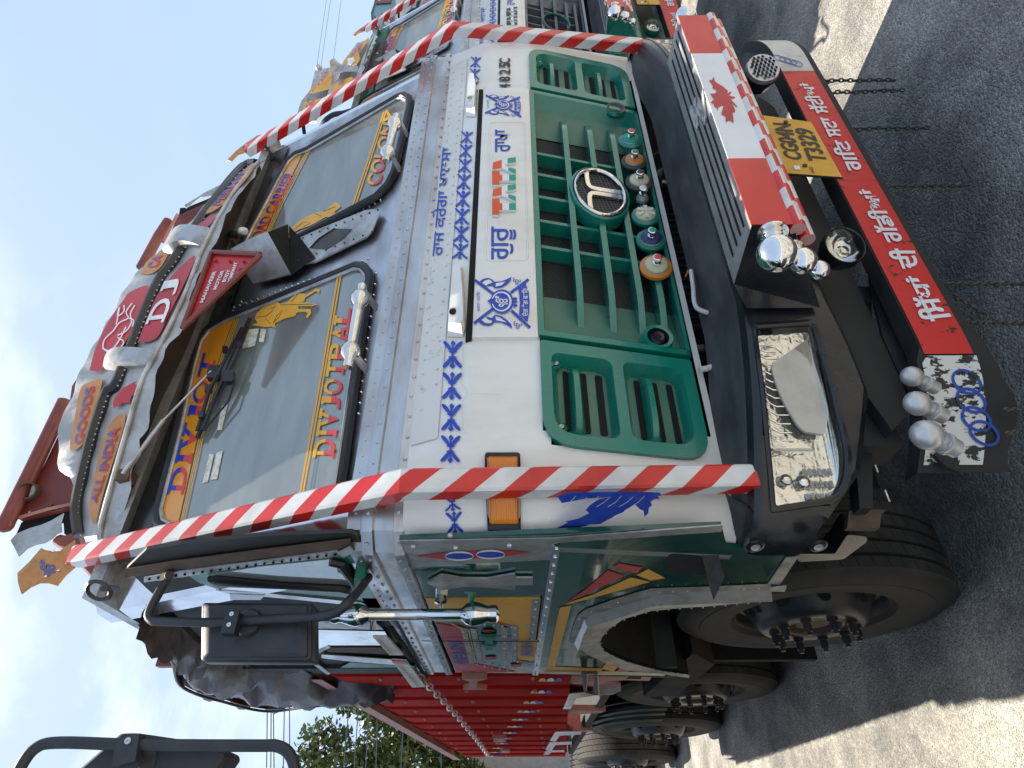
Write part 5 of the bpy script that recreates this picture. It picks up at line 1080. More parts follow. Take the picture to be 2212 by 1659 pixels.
# wheel arch flange
def strip3(name, A_, B2, ea, eb, m, par, th=0):
    b = MB(); b.grid([[on(p, SS, ea) for p in A_], [on(p, SS, eb) for p in B2]], m); return b.build(name, par, 30)
oA = g('L', (1385, 655), (985, 672), (600, 686), (530, 705), (350, 760), (175, 822), (125, 860), (95, 930), (68, 1035))
oB = g('L', (1385, 690), (985, 698), (615, 722), (570, 745), (400, 800), (230, 850), (165, 885), (150, 930), (100, 1042))
oC = g('L', (1385, 730), (985, 742), (640, 758), (590, 765), (420, 830), (260, 880), (185, 900), (160, 950), (125, 1060))
strip3('arch_flange', oA, oB, .003, .006, 'dull_aluminium', body); strip3('arch_flange', oB, oC, .006, .022, 'silver_paint', body)
oD = g('L', (1375, 760), (980, 800), (800, 812), (600, 832), (420, 885), (330, 950), (285, 1000), (268, 1040)); oC2 = [oC[0], oC[1], g('L', (800, 750))[0], oC[3], oC[4], oC[5], oC[6], oC[8]]
strip3('arch_lip', oC2, oD, .018, .004, 'dull_aluminium', body)
oE = g('L', (125, 1060), (200, 1110), (330, 1170), (450, 1210), (700, 1235), (850, 1258)); oF = g('L', (268, 1040), (290, 1090), (350, 1125), (450, 1168), (650, 1222), (850, 1250))
strip3('arch_lip', oE, oF, .012, .004, 'dull_aluminium', body)
b = MB()
for P_ in (oD, oF, oA):
    rr = resample(P_, 16)
    for k in range(16): b.sphere(on(rr[k] + Vector((2, -3)) if P_ is not oA else rr[k] + Vector((2, 4)), SS, .010), .0032, 'dull_aluminium', 6)
tag(b.build('rivets', body), kind='stuff')
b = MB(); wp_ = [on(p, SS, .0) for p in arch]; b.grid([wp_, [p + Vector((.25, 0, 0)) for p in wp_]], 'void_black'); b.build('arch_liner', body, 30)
sheet('panel_flange', g('L', (1480, 480), (1560, 474), (1440, 655), (1365, 650)), 'dull_aluminium', .006, body); sheet('panel_flange', g('L', (1365, 660), (1480, 645), (1468, 682), (1380, 680)), 'dull_aluminium', .014, body)
# footstep pocket
sheet('step_pocket', rnd(g('L', (700, 490), (740, 465), (940, 478), (960, 600), (760, 585), (700, 575)), 5, 3), 'void_black', .002, body); b = MB(); q = [on(p, SS, e_) for p, e_ in zip(g('L', (935, 475), (1045, 472), (1068, 545), (990, 655), (965, 600)), (.0, .0, .03, .05, .02))]; b.prism(q, (.004, 0, 0), 'greasy_steel'); b.build('step_tongue', body, 0)
# ---- window frame and door upper half (above the belt)
U1 = g('m', (-420, 330), (-300, 140), (0, 60), (700, -20), (1500, -60), (1560, 40), (1700, 240), (1900, 560), (2180, 1108), (1330, 1135), (1140, 990), (160, 500), (-260, 420))
b = MB(); b.prism([on(p, SS, -.02) for p in g('m', (-470, 260), (-300, 100), (0, 50), (700, -20), (1510, -50), (1600, 40), (2180, 1100), (1950, 1105), (1330, 1130), (1180, 1000), (250, 900), (-300, 420))], (.01, 0, 0), 'interior_dark'); up_ = b.build('door_upper', T, 0)
sheet('drip_channel', g('m', (-470, 230), (0, 155), (700, 65), (1500, -30), (1500, 15), (1400, 65), (700, 140), (0, 240), (-470, 300)), 'rusty_steel', -.008, up_)
sheet('perforated_strip', g('m', (-300, 290), (0, 235), (700, 145), (1390, 55), (1420, 105), (700, 180), (0, 290), (-300, 330)), 'dull_aluminium', -.004, up_)
b = MB()
for k in range(22): t = k/21; b.sphere(on(g('m', (-250 + 1620*t, 295 - 215*t))[0], SS, -.002), .0038, 'void_black', 6)
tag(b.build('perforations', up_), kind='stuff')
sheet('mitre_strip', g('m', (1390, 60), (1500, 5), (1535, 50), (1440, 108)), 'dull_aluminium', .0, up_)
fg = g('m', (90, 280), (700, 185), (1420, 108), (1540, 50), (1660, 215), (1870, 545), (1640, 560), (1500, 470), (900, 420), (330, 390), (180, 340))
sheet('door_frame', fg, 'frame_green', -.006, up_)
gl_ = rnd(g('m', (250, 262), (700, 188), (1340, 122), (1400, 135), (1560, 350), (1440, 375), (1000, 340), (400, 300)), [2, 1, 6, 6, 8, 8, 1, 4], 3)
sheet('quarter_glass', gl_, 'side_glass', -.002, up_)
b = MB(); b.tube([on(p, SS, .004) for p in g('m', (300, 265), (330, 290), (900, 325), (1420, 352), (1500, 370), (1560, 350), (1530, 290), (1420, 140), (1330, 122))], .013, 'black_rubber', 8); b.build('gasket', up_)
sheet('sill_rail', g('m', (330, 392), (800, 420), (1600, 500), (1640, 520), (1500, 520), (800, 452), (430, 420)), 'aluminium', -.002, up_)
sheet('window_strip', g('m', (450, 420), (760, 430), (720, 470), (460, 470)), 'side_glass', .0, up_)
for q, m, e_ in (((( 1170, 670), (1720, 685), (1790, 745), (1170, 735)), 'dull_aluminium', -.006), (((1170, 745), (1800, 760), (1870, 880), (1330, 880), (1170, 940)), 'bright_metal', -.006), (((1160, 950), (1310, 880), (1330, 890), (1150, 985)), 'dull_aluminium', -.003), (((1110, 990), (1150, 985), (1330, 1120), (1300, 1130)), 'dull_aluminium', -.003),
        (((1250, 960), (1960, 1010), (2020, 1060), (1500, 1020), (1250, 990)), 'aluminium', -.006), (((1330, 1120), (1500, 1030), (2060, 1065), (2080, 1100)), 'frame_green', -.007), (((1600, 470), (1880, 480), (1950, 600), (1650, 560)), 'frame_green', -.006), (((1300, 900), (1920, 900), (1980, 960), (1300, 940)), 'rusty_steel', -.0065)): sheet('door_trim', g('m', *q), m, e_, up_)
sheet('name_board', g('m', (1715, 655), (1835, 655), (1975, 825), (1860, 825)), 'old_white_trim', .05, up_, .006); sheet('name_board', g('m', (1875, 870), (2000, 880), (2165, 1120), (2050, 1125)), 'old_white_trim', .05, up_, .006); sheet('board_back', g('m', (1835, 655), (1880, 655), (2180, 1108), (2165, 1122)), 'void_black', .02, up_, .006)
sheet('board_band', g('m', (1875, 870), (2000, 880), (2015, 905), (1890, 895)), 'badge_red', .052, up_, .003)
b = MB()
for a_, d_ in (((1750, 670), (1870, 810)), ((1930, 910), (2090, 1100))):
    for k in range(7): t = (k + .5)/7; p = Vector(a_).lerp(Vector(d_), t); strokes(b, [g('m', (p.x - 14, p.y - 8), (p.x + 30, p.y + 6), (p.x + 8, p.y + 14))], 1.6, SS, 'badge_orange', .0535 + k*.0002)
b.build('board_lettering', up_, 0)
b = MB(); b.prism([on(p, SS, .03) for p in rnd(g('m', (1550, 180), (1640, 190), (1660, 225), (1600, 315), (1545, 305)), 3, 3)], (.04, 0, 0), 'frame_green'); b.build('mirror_bracket', up_, 30)
b = MB(); b.prism([on(p, SS, .02) for p in g('N', (60, 420), (90, 412), (125, 430), (110, 490), (60, 495))], (.04, 0, 0), 'rusty_steel'); b.build('mirror_bracket', up_, 30)
# ---- mirror on its hoop
SM = ('y', lambda x, z: .22 + (z - 2.1)*.22)
def mirror(tag_, arm, house, clamp, S, par):
    pts = curve([on(p, S, .03) if i not in ends else on(p, sx(-1.25)) for i, p in enumerate(arm) for ends in [tag_]], 5); b = MB(); b.tube(pts, .0118, 'mirror_black', 12); a_ = b.build('mirror_arm', par)
    b = MB(); hh = [on(p, S, 0) for p in house]; c = sum(hh, Vector())/len(hh); n_ = Vector((0, 1, 0))
    rows = [[c + (p - c)*k + n_*d for p in hh] for k, d in ((.80, -.004), (.90, .004), (.905, .010), (.955, .013), (.96, .020), (1.0, .026), (1.0, .060), (.97, .064))]
    b.poly(rows[0], 'mirror_black'); b.grid([r_ + r_[:1] for r_ in rows], 'mirror_black'); b.poly(rows[-1], 'clean_chrome'); h_ = b.build('mirror_housing', par, 35)
    cl = on(clamp, S, .018); b = MB(); b.lathe(cl, (0, -1, 0), [(.034, -.02), (.034, -.004), (.030, .002), (.001, .004)], 'mirror_black', 22); b.obox(cl + Vector((-.01, -.02, .03)), (.026, 0, 0), (0, .016, 0), (0, 0, .017), 'mirror_black')
    for dx in (-.016, .010): b.lathe(cl + Vector((dx, -.036, .03)), (0, -1, 0), [(.0055, 0), (.0055, .003), (.002, .0032), (.001, .001)], 'chrome', 10)
    b.build('mirror_clamp', par)
    return a_, h_
mirror((0, 1, 10), g('N', (110, 430), (95, 450), (20, 670), (30, 735), (110, 745), (400, 752), (560, 745), (800, 730), (1140, 707), (1280, 610), (1380, 440)), rnd(g('N', (292, 588), (1020, 592), (1022, 968), (285, 965)), 9, 5), g('N', (625, 742))[0], SM, T)
# the same pair on the far side
b = MB(); b.tube(curve([on(p, sx(1.30)) for p in g('P', (342, 1185), (360, 1130), (400, 1050), (470, 1000), (560, 985), (650, 960), (750, 940), (800, 925), (860, 860), (1010, 760))], 5), .014, 'mirror_black', 10); b.build('mirror_arm', T)
# ---- chrome baton along the door
p, q = on(g('K', (-20, 870))[0], sx(-1.31)), on(g('K', (940, 858))[0], sx(-1.31)); p = on(g('N', (1150, 685))[0], sx(-1.31)); d_ = (q - p); Ln = d_.length; d_.normalize(); b = MB(); r_ = .0155
b.lathe(p, d_, [(.001, -.01), (.020, -.005), (.024, .010), (.020, .022), (.022, .03), (.028, .048), (.033, .068), (.028, .088), (r_ + .003, .102), (r_, .108), (r_, Ln - .112), (r_ + .003, Ln - .106), (.029, Ln - .094), (.034, Ln - .072), (.029, Ln - .05), (.022, Ln - .034), (.024, Ln - .02), (.024, Ln - .008), (.015, Ln), (.001, Ln + .002)], 'clean_chrome', 28); bt = b.build('chrome_baton', T)
b = MB()
for k_ in (g('T', (275, 150))[0], g('K', (120, 880))[0]): c = on(k_, sx(-1.26)); b.lathe(c, (-1, 0, 0), [(.018, -.02), (.020, 0), (.010, .004), (.009, .04)], 'chrome', 14)
b.build('baton_bracket', bt)
b = MB(); b.tube([on(p_, sx(-1.28)) for p_ in g('K', (715, 715), (758, 718), (758, 800))], .004, 'frame_green', 6); b.build('hook', bt)
# ================================================================== wheels
def wheel(par, x, y, R_=.52, z0=0, name='wheel', side=-1, w_=.29):
    c = Vector((x, y, R_ + z0)); ax = Vector((side, 0, 0)); wh = bpy.data.objects.new(name, None)
    T_ = MB(); pr = [(R_*.57, -.03), (R_*.60, -.006), (R_*.70, .004), (R_*.72, .003), (R_*.74, .007), (R_*.83, .008), (R_*.84, .005), (R_*.86, .005), (R_*.93, -.004), (R_*.965, -.014), (R_*.985, -.022)]
    ww = w_ - .03; n_ = 4; gw = .012; seg_ = ww/(n_ + 1); h = -.022
    for k in range(n_ + 1):
        h2 = h - (seg_ - gw); pr += [(R_, h - .002), (R_, h2)]
        if k < n_: pr += [(R_ - .018, h2 - .002), (R_ - .018, h2 - gw + .002)]; h = h2 - gw
    pr += [(R_*.95, -w_), (R_*.6, -w_ + .01)]
    T_.lathe(c, ax, pr, 'tyre_rubber', 72); e1 = ax.orthogonal().normalized(); e2 = ax.cross(e1)
    o = T_.build(name, par, 28); b = MB()
    for k in range(5):     # sipes cut across each rib
        h0 = -.024 - k*seg_
        for j in range(60):
            a = 2*pi*(j + .5*(k % 2))/60; d_ = e1*cos(a) + e2*sin(a); t_ = e1*-sin(a) + e2*cos(a)
            b.face([c + d_*(R_ + .0007) + ax*h_ + t_*q for h_, q in ((h0 - .003, 0), (h0 - .003, .003), (h0 - seg_ + gw, .014), (h0 - seg_ + gw, .011))], 'void_black')
    tag(b.build('tread_sipes', o, 0), kind='stuff')
    b = MB(); b.lathe(c, ax, [(R_*.575, -.03), (R_*.56, -.022), (R_*.55, -.032), (R_*.53, -.07), (R_*.50, -.075), (R_*.47, -.05), (.215, .005), (.205, .022), (.192, .034), (.18, .038), (.115, .036), (.105, .028), (.10, -.01), (.07, .0), (.065, .02), (.001, .024)], ['rusty_steel', 'rusty_steel'] + ['hub_black']*9 + ['rusty_steel']*4, 40); b.build('rim', o, 40)
    for k in range(10):
        a = 2*pi*k/10 + .1; d_ = e1*cos(a) + e2*sin(a); b = MB(); b.lathe(c + d_*.150 + ax*.036, ax, [(.021, 0), (.021, .014), (.016, .016), (.0155, .045), (.010, .047), (.010, .058), (.001, .059)], 'hub_black', 6); b.build('wheel_nut', o, 30)
    b = MB()
    for k in range(10):
        a = 2*pi*(k + .5)/10; d_ = e1*cos(a) + e2*sin(a); q = c + d_*.237 + ax*-.018; t_ = e1*-sin(a) + e2*cos(a); nn = (d_*.045 + ax*.03).normalized() if False else (ax*.4 + d_*.9).normalized(); uu = nn.cross(t_)
        b.poly([q + nn*.012 + t_*.021*cos(i*pi/7) + uu*.017*sin(i*pi/7) for i in range(14)], 'void_black')
    tag(b.build('hand_holes', o, 0), kind='stuff')
    return o
W1 = wheel(T, -1.125, 1.19); W2 = wheel(T, -1.06, 3.14)
for y_ in (1.19, 3.14): wheel(T, 1.125, y_, side=1)
b = MB(); b.tube([(-1.05, 1.19, .52), (1.05, 1.19, .52)], .06, 'dark_chassis', 10); b.tube([(-1.05, 3.14, .52), (1.05, 3.14, .52)], .06, 'dark_chassis', 10); b.build('axle', T)
b = MB(); b.box((-.5, .3, .62), (-.42, 8.6, .88), 'dark_chassis'); b.box((.42, .3, .62), (.5, 8.6, .88), 'dark_chassis'); b.build('chassis_rail', T, 0)
b = MB(); b.box((-1.16, 1.72, .30), (-.80, 1.76, 1.0), 'void_black'); b.prism([(-1.18, 1.50, .93), (-1.18, 2.5, .98), (-1.18, 2.5, .80), (-1.18, 1.72, .78)], (.3, 0, 0), 'void_black'); b.build('mud_flap', T, 0)
for y_ in (6.4, 7.7):
    for s_ in (-1, 1): wheel(T, s_*1.16, y_, side=s_)
# cab roof, floor and right flank so that it stands as a body
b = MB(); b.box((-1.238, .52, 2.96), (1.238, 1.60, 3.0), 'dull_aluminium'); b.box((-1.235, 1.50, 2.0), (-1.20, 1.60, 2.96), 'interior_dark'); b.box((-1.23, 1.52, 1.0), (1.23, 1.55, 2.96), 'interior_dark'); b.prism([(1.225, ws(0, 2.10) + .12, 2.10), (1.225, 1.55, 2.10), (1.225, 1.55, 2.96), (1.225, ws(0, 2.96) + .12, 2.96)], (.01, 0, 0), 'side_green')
b.build('cab_back_and_roof', T, 0)
# ================================================================== cargo body
CR = 'cargo_red'
ys = [1.62 + .285*k for k in range(13)]; zt2 = lambda y: 2.585 - .107*(y - 1.62); zb2 = lambda y: 1.455 - .055*(y - 1.62)
for i in range(12):
    y0, y1 = ys[i], ys[i + 1]; b = MB()
    pf = [(-1.228, y0), (-1.243, y0 + .006), (-1.243, y0 + .13), (-1.236, y0 + .24), (-1.228, y1)]
    b.grid([[(x, y, zb2(y)) for x, y in pf], [(x, y, zb2(y) + .5) for x, y in pf], [(x, y, zt2(y) - .10) for x, y in pf], [(-1.205 + (x + 1.215)*.3, y, zt2(y) - .02) for x, y in pf]], CR)
    pn_ = b.build('cargo_side_panel', T, 25)
    b = MB()
    for z in (1.62, 1.95, 2.3): b.sphere((-1.247, y0 + .035, z - .05*i*.3), .009, 'pale_cargo_edge', 6)
    tag(b.build('bolts', pn_), kind='stuff')
    for k, (m, pt) in enumerate((('decal_yellow', 1778), ('decal_white', 1828), ('decal_blue', 1876))):
        d0, d1 = on(g('V', (pt, 140))[0], sx(-1.245)), on(g('V', (1500 + (pt - 1828)*.45, 570))[0], sx(-1.245)); yy = y0 + .055; z_ = d0.z + (d1.z - d0.z)*(yy - d0.y)/(d1.y - d0.y); b = MB(); b.poly([(-1.2470, yy + .05 - .075*sin(a), z_ + .0175*cos(a)) for a in [pi*j/10 for j in range(11)]], m); b.build('painted_drop', pn_, 0)
b = MB(); yr = zl(1.62, 5.04, 8); b.grid([[(-1.255, y, zt2(y) - .03) for y in yr], [(-1.255, y, zt2(y) + .035) for y in yr], [(-1.17, y, zt2(y) + .04) for y in yr], [(-1.17, y, zt2(y) - .03) for y in yr]], 'pale_cargo_edge'); b.build('top_rail', T, 30)
b = MB(); b.grid([[(-1.20, y, zb2(y)) for y in yr], [(-1.20, y, zt2(y)) for y in yr]], CR); b.box((-1.2, 5.03, 1.25), (1.2, 5.06, 2.25), CR); b.box((-1.2, 1.60, 1.2), (1.2, 1.64, 3.3), 'maroon_paint'); b.box((1.18, 1.62, 1.3), (1.24, 5.05, 2.3), CR); b.build('cargo_box', T, 0)
b = MB(); b.box((-1.215, 1.66, 1.20), (1.175, 5.02, 1.24), 'dark_chassis'); b.build('cargo_floor', T, 0)
for y_ in (1.70, 2.05, 2.62, 3.4):
    b = MB(); b.prism([(-1.20, y_, 1.45 - (y_ - 1.6)*.055), (-1.20, y_ + .16, 1.45 - (y_ - 1.6)*.055), (-1.20, y_ + .10, 1.20), (-1.20, y_ + .02, 1.18)], (-.03, 0, 0), 'pale_cargo_edge'); b.build('body_bracket', T, 0)
for k_, pts in (('T', ((440, 712), (640, 712), (560, 735), (560, 780), (640, 800), (450, 800), (505, 775), (500, 735))), ('T', ((680, 1196), (790, 1196), (760, 1210), (790, 1228), (690, 1228), (730, 1212))), ('T', ((740, 1296), (820, 1296), (800, 1306), (820, 1316), (745, 1316), (770, 1306)))):
    sheet('spool_bracket', g(k_, *pts), 'pale_cargo_edge', .02, T, .03)
chain(on(g('T', (100, 725))[0], sx(-1.27)), on(g('T', (655, 1368))[0], sx(-1.27)), 34, 'tie_chain', .02, T, .0042, 'silver_paint', .15)
for A_, B2 in ((((1700, 820), (1290, 870), (1240, 990), (1300, 990), (1345, 905), (1700, 850)), ((0, 0),)), (((1385, 1165), (1180, 1170), (1135, 1240), (1180, 1250), (1215, 1200), (1385, 1192)), 0), (((1310, 1248), (1135, 1252), (1100, 1310), (1150, 1318), (1180, 1275), (1310, 1270)), 0), (((1250, 1315), (1110, 1318), (1085, 1350), (1125, 1350), (1150, 1332), (1250, 1330)), 0)):
    b = MB(); b.prism([on(p, sx(-1.25)) for p in g('T', *A_)], (.10, 0, 0), 'bright_metal'); b.build('rear_wing', T, 0)
sheet('side_step', g('T', (1590, 735), (1980, 740), (1930, 820), (1560, 812)), 'pale_cargo_edge', -.03, T, .02); sheet('side_step_hole', g('T', (1640, 748), (1880, 750), (1860, 800), (1600, 795)), 'void_black', -.026, T, .003)
b = MB(); b.tube([on(p, sx(-1.27)) for p in g('T', (1415, 700), (1415, 850), (1505, 868), (1505, 700))], .006, 'chain_steel', 6, closed=True); b.build('wire_loop', T)
b = MB()
for i, (y_, r_) in enumerate(((4.05, .44), (4.15, .46), (4.28, .46))): b.tube([(-1.05 - .02*i, y_ + r_*cos(a), .62 + r_*sin(a)) for a in zl(0, pi, 14)], .035, 'tarp_black', 8)
b.build('rubber_fenders', T)
for y_ in (4.55, ): wheel(T, -1.10, y_)
# ================================================================== tarpaulin stuffed between cab and body
def lerpl(A_, B2, t): return [a.lerp(c_, t) for a, c_ in zip(A_, B2)]
TI = resample(g('m', (-250, 470), (-60, 590), (130, 720), (330, 880), (620, 985), (900, 1000), (1130, 1010), (1330, 1110), (1600, 1095), (1890, 1150)), 50)
TO = resample(g('m', (-260, 490), (-110, 670), (0, 830), (45, 1040), (200, 1150), (420, 1220), (650, 1290), (850, 1315), (1100, 1280), (1400, 1245), (1700, 1218), (1900, 1212)), 50)
TB = resample(g('m', (-290, 480), (-160, 720), (-40, 940), (45, 1060), (150, 1200), (300, 1270), (600, 1340), (850, 1368), (1240, 1352), (1480, 1312), (1760, 1235), (1890, 1215)), 50)
SA, SB3 = ('x', lambda y, z: -1.20), ('x', lambda y, z: -1.30)
b = MB(); rows = []
for j in range(9):
    t = j/8; L_ = lerpl(TI, TO, t); bul = .09*sin(pi*min(1, t*1.05)) + .02
    rows.append([on(p, ('x', lambda y, z: -1.20), bul + .032*(1 - 2*abs(mnoise.noise(Vector((k*.22 + j*.35, j*.35, 3))))*1.6 - .6 + mnoise.noise(Vector((k*.16, j*.55, 3))) + .5*mnoise.noise(Vector((k*.5 + j*.8, j*.9, 9))))) for k, p in enumerate(L_)])
b.grid(rows, 'tarp_maroon'); tp = thing('tarpaulin', 'crumpled maroon and black tarpaulin bundled behind the cab of the foreground truck', 'tarpaulin', (-1.2, 1.8, 1.9))
def child(o, par): o.parent = par; o.matrix_parent_inverse = Matrix.Translation(-Vector(par.location)); return o
child(b.build('maroon_cloth', None, 60), tp)
b = MB(); r1 = [on(p, ('x', lambda y, z: -1.20), .06) for p in TO]; r2_ = [on(p, ('x', lambda y, z: -1.20), .05 + .02*sin(k*1.1)) for k, p in enumerate(lerpl(TO, TB, .5))]; r3 = [on(p, ('x', lambda y, z: -1.20), .0) for p in TB]
b.grid([r1, r2_, r3, [p + Vector((.25, .05, 0)) for p in r3]], 'tarp_black'); b.tube([p + Vector((-.01, 0, 0)) for p in r1], .007, 'tarp_maroon', 6); child(b.build('black_sheet', None, 60), tp)
# ================================================================== neighbours in the row
def dup(root, off, name, label, group, keep=None, drop=(), swap={}, sub=True):
    r = bpy.data.objects.new(name, None); sc.collection.objects.link(r); r.location = off; r['label'] = label; r['category'] = 'truck'; r['group'] = group; cache = {}
    def cp(o, par):
        c = o.copy(); c.parent = par; sc.collection.objects.link(c)
        hit = [m.name for m in o.data.materials if m and m.name in swap] if o.data else []
        if hit:
            if o.data.name not in cache:
                md = o.data.copy()
                for i, m in enumerate(md.materials):
                    if m.name in swap: md.materials[i] = M[swap[m.name]]
                cache[o.data.name] = md
            c.data = cache[o.data.name]
        return c
    for ch in list(root.children):
        nm = ch.name.split('.')[0]
        if (keep and nm not in keep) or nm in drop: continue
        c = cp(ch, r)
        if sub:
            for g2 in list(ch.children):
                if g2.name.split('.')[0] not in drop: cp(g2, c)
    return r
GRP = 'decorated cargo trucks parked side by side'
front_set = {'front_panel', 'hood_panel', 'panel_gap', 'hinge_cover', 'engine_bay', 'centre_grille', 'side_grille', 'belt_band', 'windscreen_surround', 'window_gasket', 'windscreen', 'chrome_bar', 'pillar_cover', 'bumper', 'headlight', 'step_guard', 'front_crossmember',
    'number_plate', 'low_blade', 'black_apron', 'striped_pole', 'star_board', 'cab_back_and_roof', 'cargo_box', 'wheel', 'mirror_arm', 'chassis_rail', 'axle', 'indicator_housing', 'cab_side', 'spot_lamp'}
T2 = dup(T, (3.15, .80, -.03), 'cargo_truck', 'second decorated truck, grey grille and green bumper, half hidden behind the foreground truck', GRP, front_set, {'pennant', 'model_number', 'warrior_print', 'warrior_lines', 'cab_curtain', 'lion_badge', 'lion_print', 'maple_x', 'emblem_x'},
    {'green_plastic': 'grille_grey', 'faded_green': 'grille_grey', 'saffron': 'black_print', 'decal_white': 'decal_white', 'flag_green': 'black_print', 'black_plastic': 'frame_green', 'badge_orange': 'plate_yellow', 'maroon_paint': 'pale_blue_paint'})
T3 = dup(T, (6.30, 1.60, -.06), 'cargo_truck', 'third truck at the upper edge of the picture with louvres and maroon sign boards', GRP, {'front_panel', 'belt_band', 'windscreen_surround', 'windscreen', 'bumper', 'step_guard', 'striped_pole', 'star_board', 'cab_back_and_roof', 'engine_bay', 'cargo_box', 'cargo_floor', 'wheel', 'hood_panel', 'low_blade'}, (), {})
TN = dup(T, (-3.17, -.22, 0), 'cargo_truck', 'truck just out of frame at the lower edge, only its black mirror reaches in', GRP, {'front_panel', 'belt_band', 'windscreen_surround', 'windscreen', 'bumper', 'cab_back_and_roof', 'engine_bay', 'cargo_box', 'hood_panel', 'visor_soffit', 'wheel', 'chassis_rail', 'centre_grille', 'side_grille', 'step_guard'}, (), {'cargo_red': 'pale_blue_paint'})
TN_arm = g('M', (150, 1800), (200, 1659), (290, 1545), (430, 1510), (850, 1522), (1290, 1528)) + g('N', (720, 1529), (820, 1530), (890, 1565), (930, 1640), (945, 1760))
b = MB(); SQ = ('y', lambda x, z: .0); b.tube([(-1.93, .10, 2.60)] + curve([on(p, SQ, .03) for p in TN_arm], 5) + [(-1.93, .10, 2.15)], .0105, 'mirror_black', 12); ar = b.build('mirror_arm', None)
hs = [on(p, SQ, 0) for p in rnd(g('M', (380, 1740), (560, 1585), (745, 1428), (840, 1424), (1300, 1492), (1440, 1555), (1448, 1590), (1370, 1700), (1250, 1790)), 5, 3)]; c = sum(hs, Vector())/len(hs); b = MB()
rows = [[c + (p - c)*k + Vector((0, d, 0)) for p in hs] for k, d in ((.88, .0), (.94, .006), (.96, .02), (1, .03), (1, .07))]; b.poly(rows[0], 'mirror_black'); b.grid([r_ + r_[:1] for r_ in rows], 'mirror_black'); b.poly(rows[-1], 'clean_chrome'); ho = b.build('mirror_housing', None, 35)
cl = on(g('M', (880, 1560))[0], SQ, .02); b = MB(); b.lathe(on(g('M', (880, 1625))[0], SQ, .0), (0, -1, 0), [(.036, -.02), (.034, .002), (.022, .012), (.018, .03), (.001, .03)], 'mirror_black', 20); b.obox(cl + Vector((-.0, -.012, .0)), (.022, 0, .004), (0, .014, 0), (-.004, 0, .020), 'mirror_black')
b.lathe(cl + Vector((.014, -.026, 0)), (0, -1, 0), [(.006, 0), (.006, .003), (.001, .003)], 'chrome', 10); k_ = b.build('mirror_clamp', None)
for o in (ar, ho, k_): o.parent = TN; o.matrix_parent_inverse = Matrix.Translation(-Vector(TN.location))
S2 = ('y', lambda x, z: .80 + vis(max(-1.2, min(1.2, x - 3.15)), z + .03))
def hang(o, t): o.parent = t; o.matrix_parent_inverse = Matrix.Translation(-Vector(t.location)); return o
def board(name, pts, m, S, t, e=0, th=.02):
    b = MB(); b.prism(lay(g('W', *pts), S, e), (0, th, 0), m); return hang(b.build(name, None, 0), t)
board('header_panel', ((225, 1720), (240, 1659), (270, 1540), (310, 1430), (440, 1270), (480, 1110), (510, 985), (560, 970), (700, 950), (930, 910), (900, 1000), (870, 1180), (760, 1230), (740, 1400), (700, 1500), (520, 1720)), 'header_metal', S2, T2, -.02)
board('visor_panel', ((930, 910), (1130, 640), (1370, 560), (1300, 740), (1200, 960), (1130, 1180), (1000, 1270), (740, 1420), (700, 1400), (740, 1250), (870, 1150), (900, 990)), 'header_metal', S2, T2, .01)
board('scalloped_edge', ((1370, 560), (1400, 548), (1440, 590), (1392, 640), (1412, 680), (1352, 712), (1368, 760), (1312, 790), (1330, 836), (1275, 880), (1296, 930), (1236, 1000), (1256, 1040), (1215, 1100), (1200, 1150), (1120, 1190), (1190, 970), (1290, 740)), 'dull_aluminium', S2, T2, .03, .004)
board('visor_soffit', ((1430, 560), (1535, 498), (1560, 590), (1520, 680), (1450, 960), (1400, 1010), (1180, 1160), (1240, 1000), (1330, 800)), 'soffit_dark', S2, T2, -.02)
for nm_, pts, e_ in (('oval_badge', ((458, 1340), (470, 1300), (690, 1060), (800, 985), (815, 1000), (755, 1080), (765, 1180), (735, 1290), (480, 1358)), .0), ('oval_badge', ((325, 1690), (360, 1490), (640, 1430), (705, 1440), (660, 1500), (560, 1600), (480, 1700)), .0), ('oval_badge', ((765, 1400), (785, 1290), (850, 1240), (1050, 1158), (1085, 1180), (1030, 1240), (900, 1330)), .02), ('oval_badge', ((918, 985), (1000, 850), (1150, 700), (1310, 580), (1240, 700), (1150, 800), (1185, 900), (1130, 980), (980, 1002)), .02)): board(nm_, pts, 'plate_yellow', S2, T2, e_ + .004, .003)
board('pale_patch', ((1000, 900), (1080, 880), (1110, 930), (1050, 990), (1000, 980)), 'decal_white', S2, T2, .028, .002)
for wd_, q_ in (('CARR', ((620, 1300), (760, 1080), (690, 1090), (560, 1300))), ('PERMIT', ((1120, 850), (1240, 650), (1170, 690), (1040, 860))), ('OK', ((930, 1290), (990, 1200), (900, 1200), (860, 1290))), ('GO', ((480, 1620), (540, 1500), (430, 1500), (390, 1620)))): hang(words('badge_lettering', wd_, g('W', *q_), S2, None, None, .034, .02, ('faded_blue', 'badge_red')), T2)
board('blue_corner', ((510, 985), (520, 970), (720, 940), (560, 1120), (450, 1250)), 'pale_blue_paint', S2, T2, -.04); b = MB(); b.sphere(on(g('W', (580, 1015))[0], S2, .02), .03, 'silver_paint', 12); hang(b.build('corner_ball', None), T2)
q_ = [on(p, S2, e_) for p, e_ in zip(g('W', (900, 985), (820, 980), (770, 1060), (770, 1180), (860, 1190), (960, 1130), (1140, 1100), (1160, 1010), (1040, 1000)), (.03, .08, .1, .06, .06, .05, .03, .03, .03))]
b = MB(); b.poly(q_, 'dull_aluminium'); hang(b.build('curved_strap', None, 0), T2)
S3 = ('y', lambda x, z: 2.3)
board('sign_frame', ((1330, 200), (1375, 60), (1400, -60), (1720, -60), (1700, 380), (1560, 480), (1390, 535), (1350, 420)), 'pale_blue_paint', S3, T3)
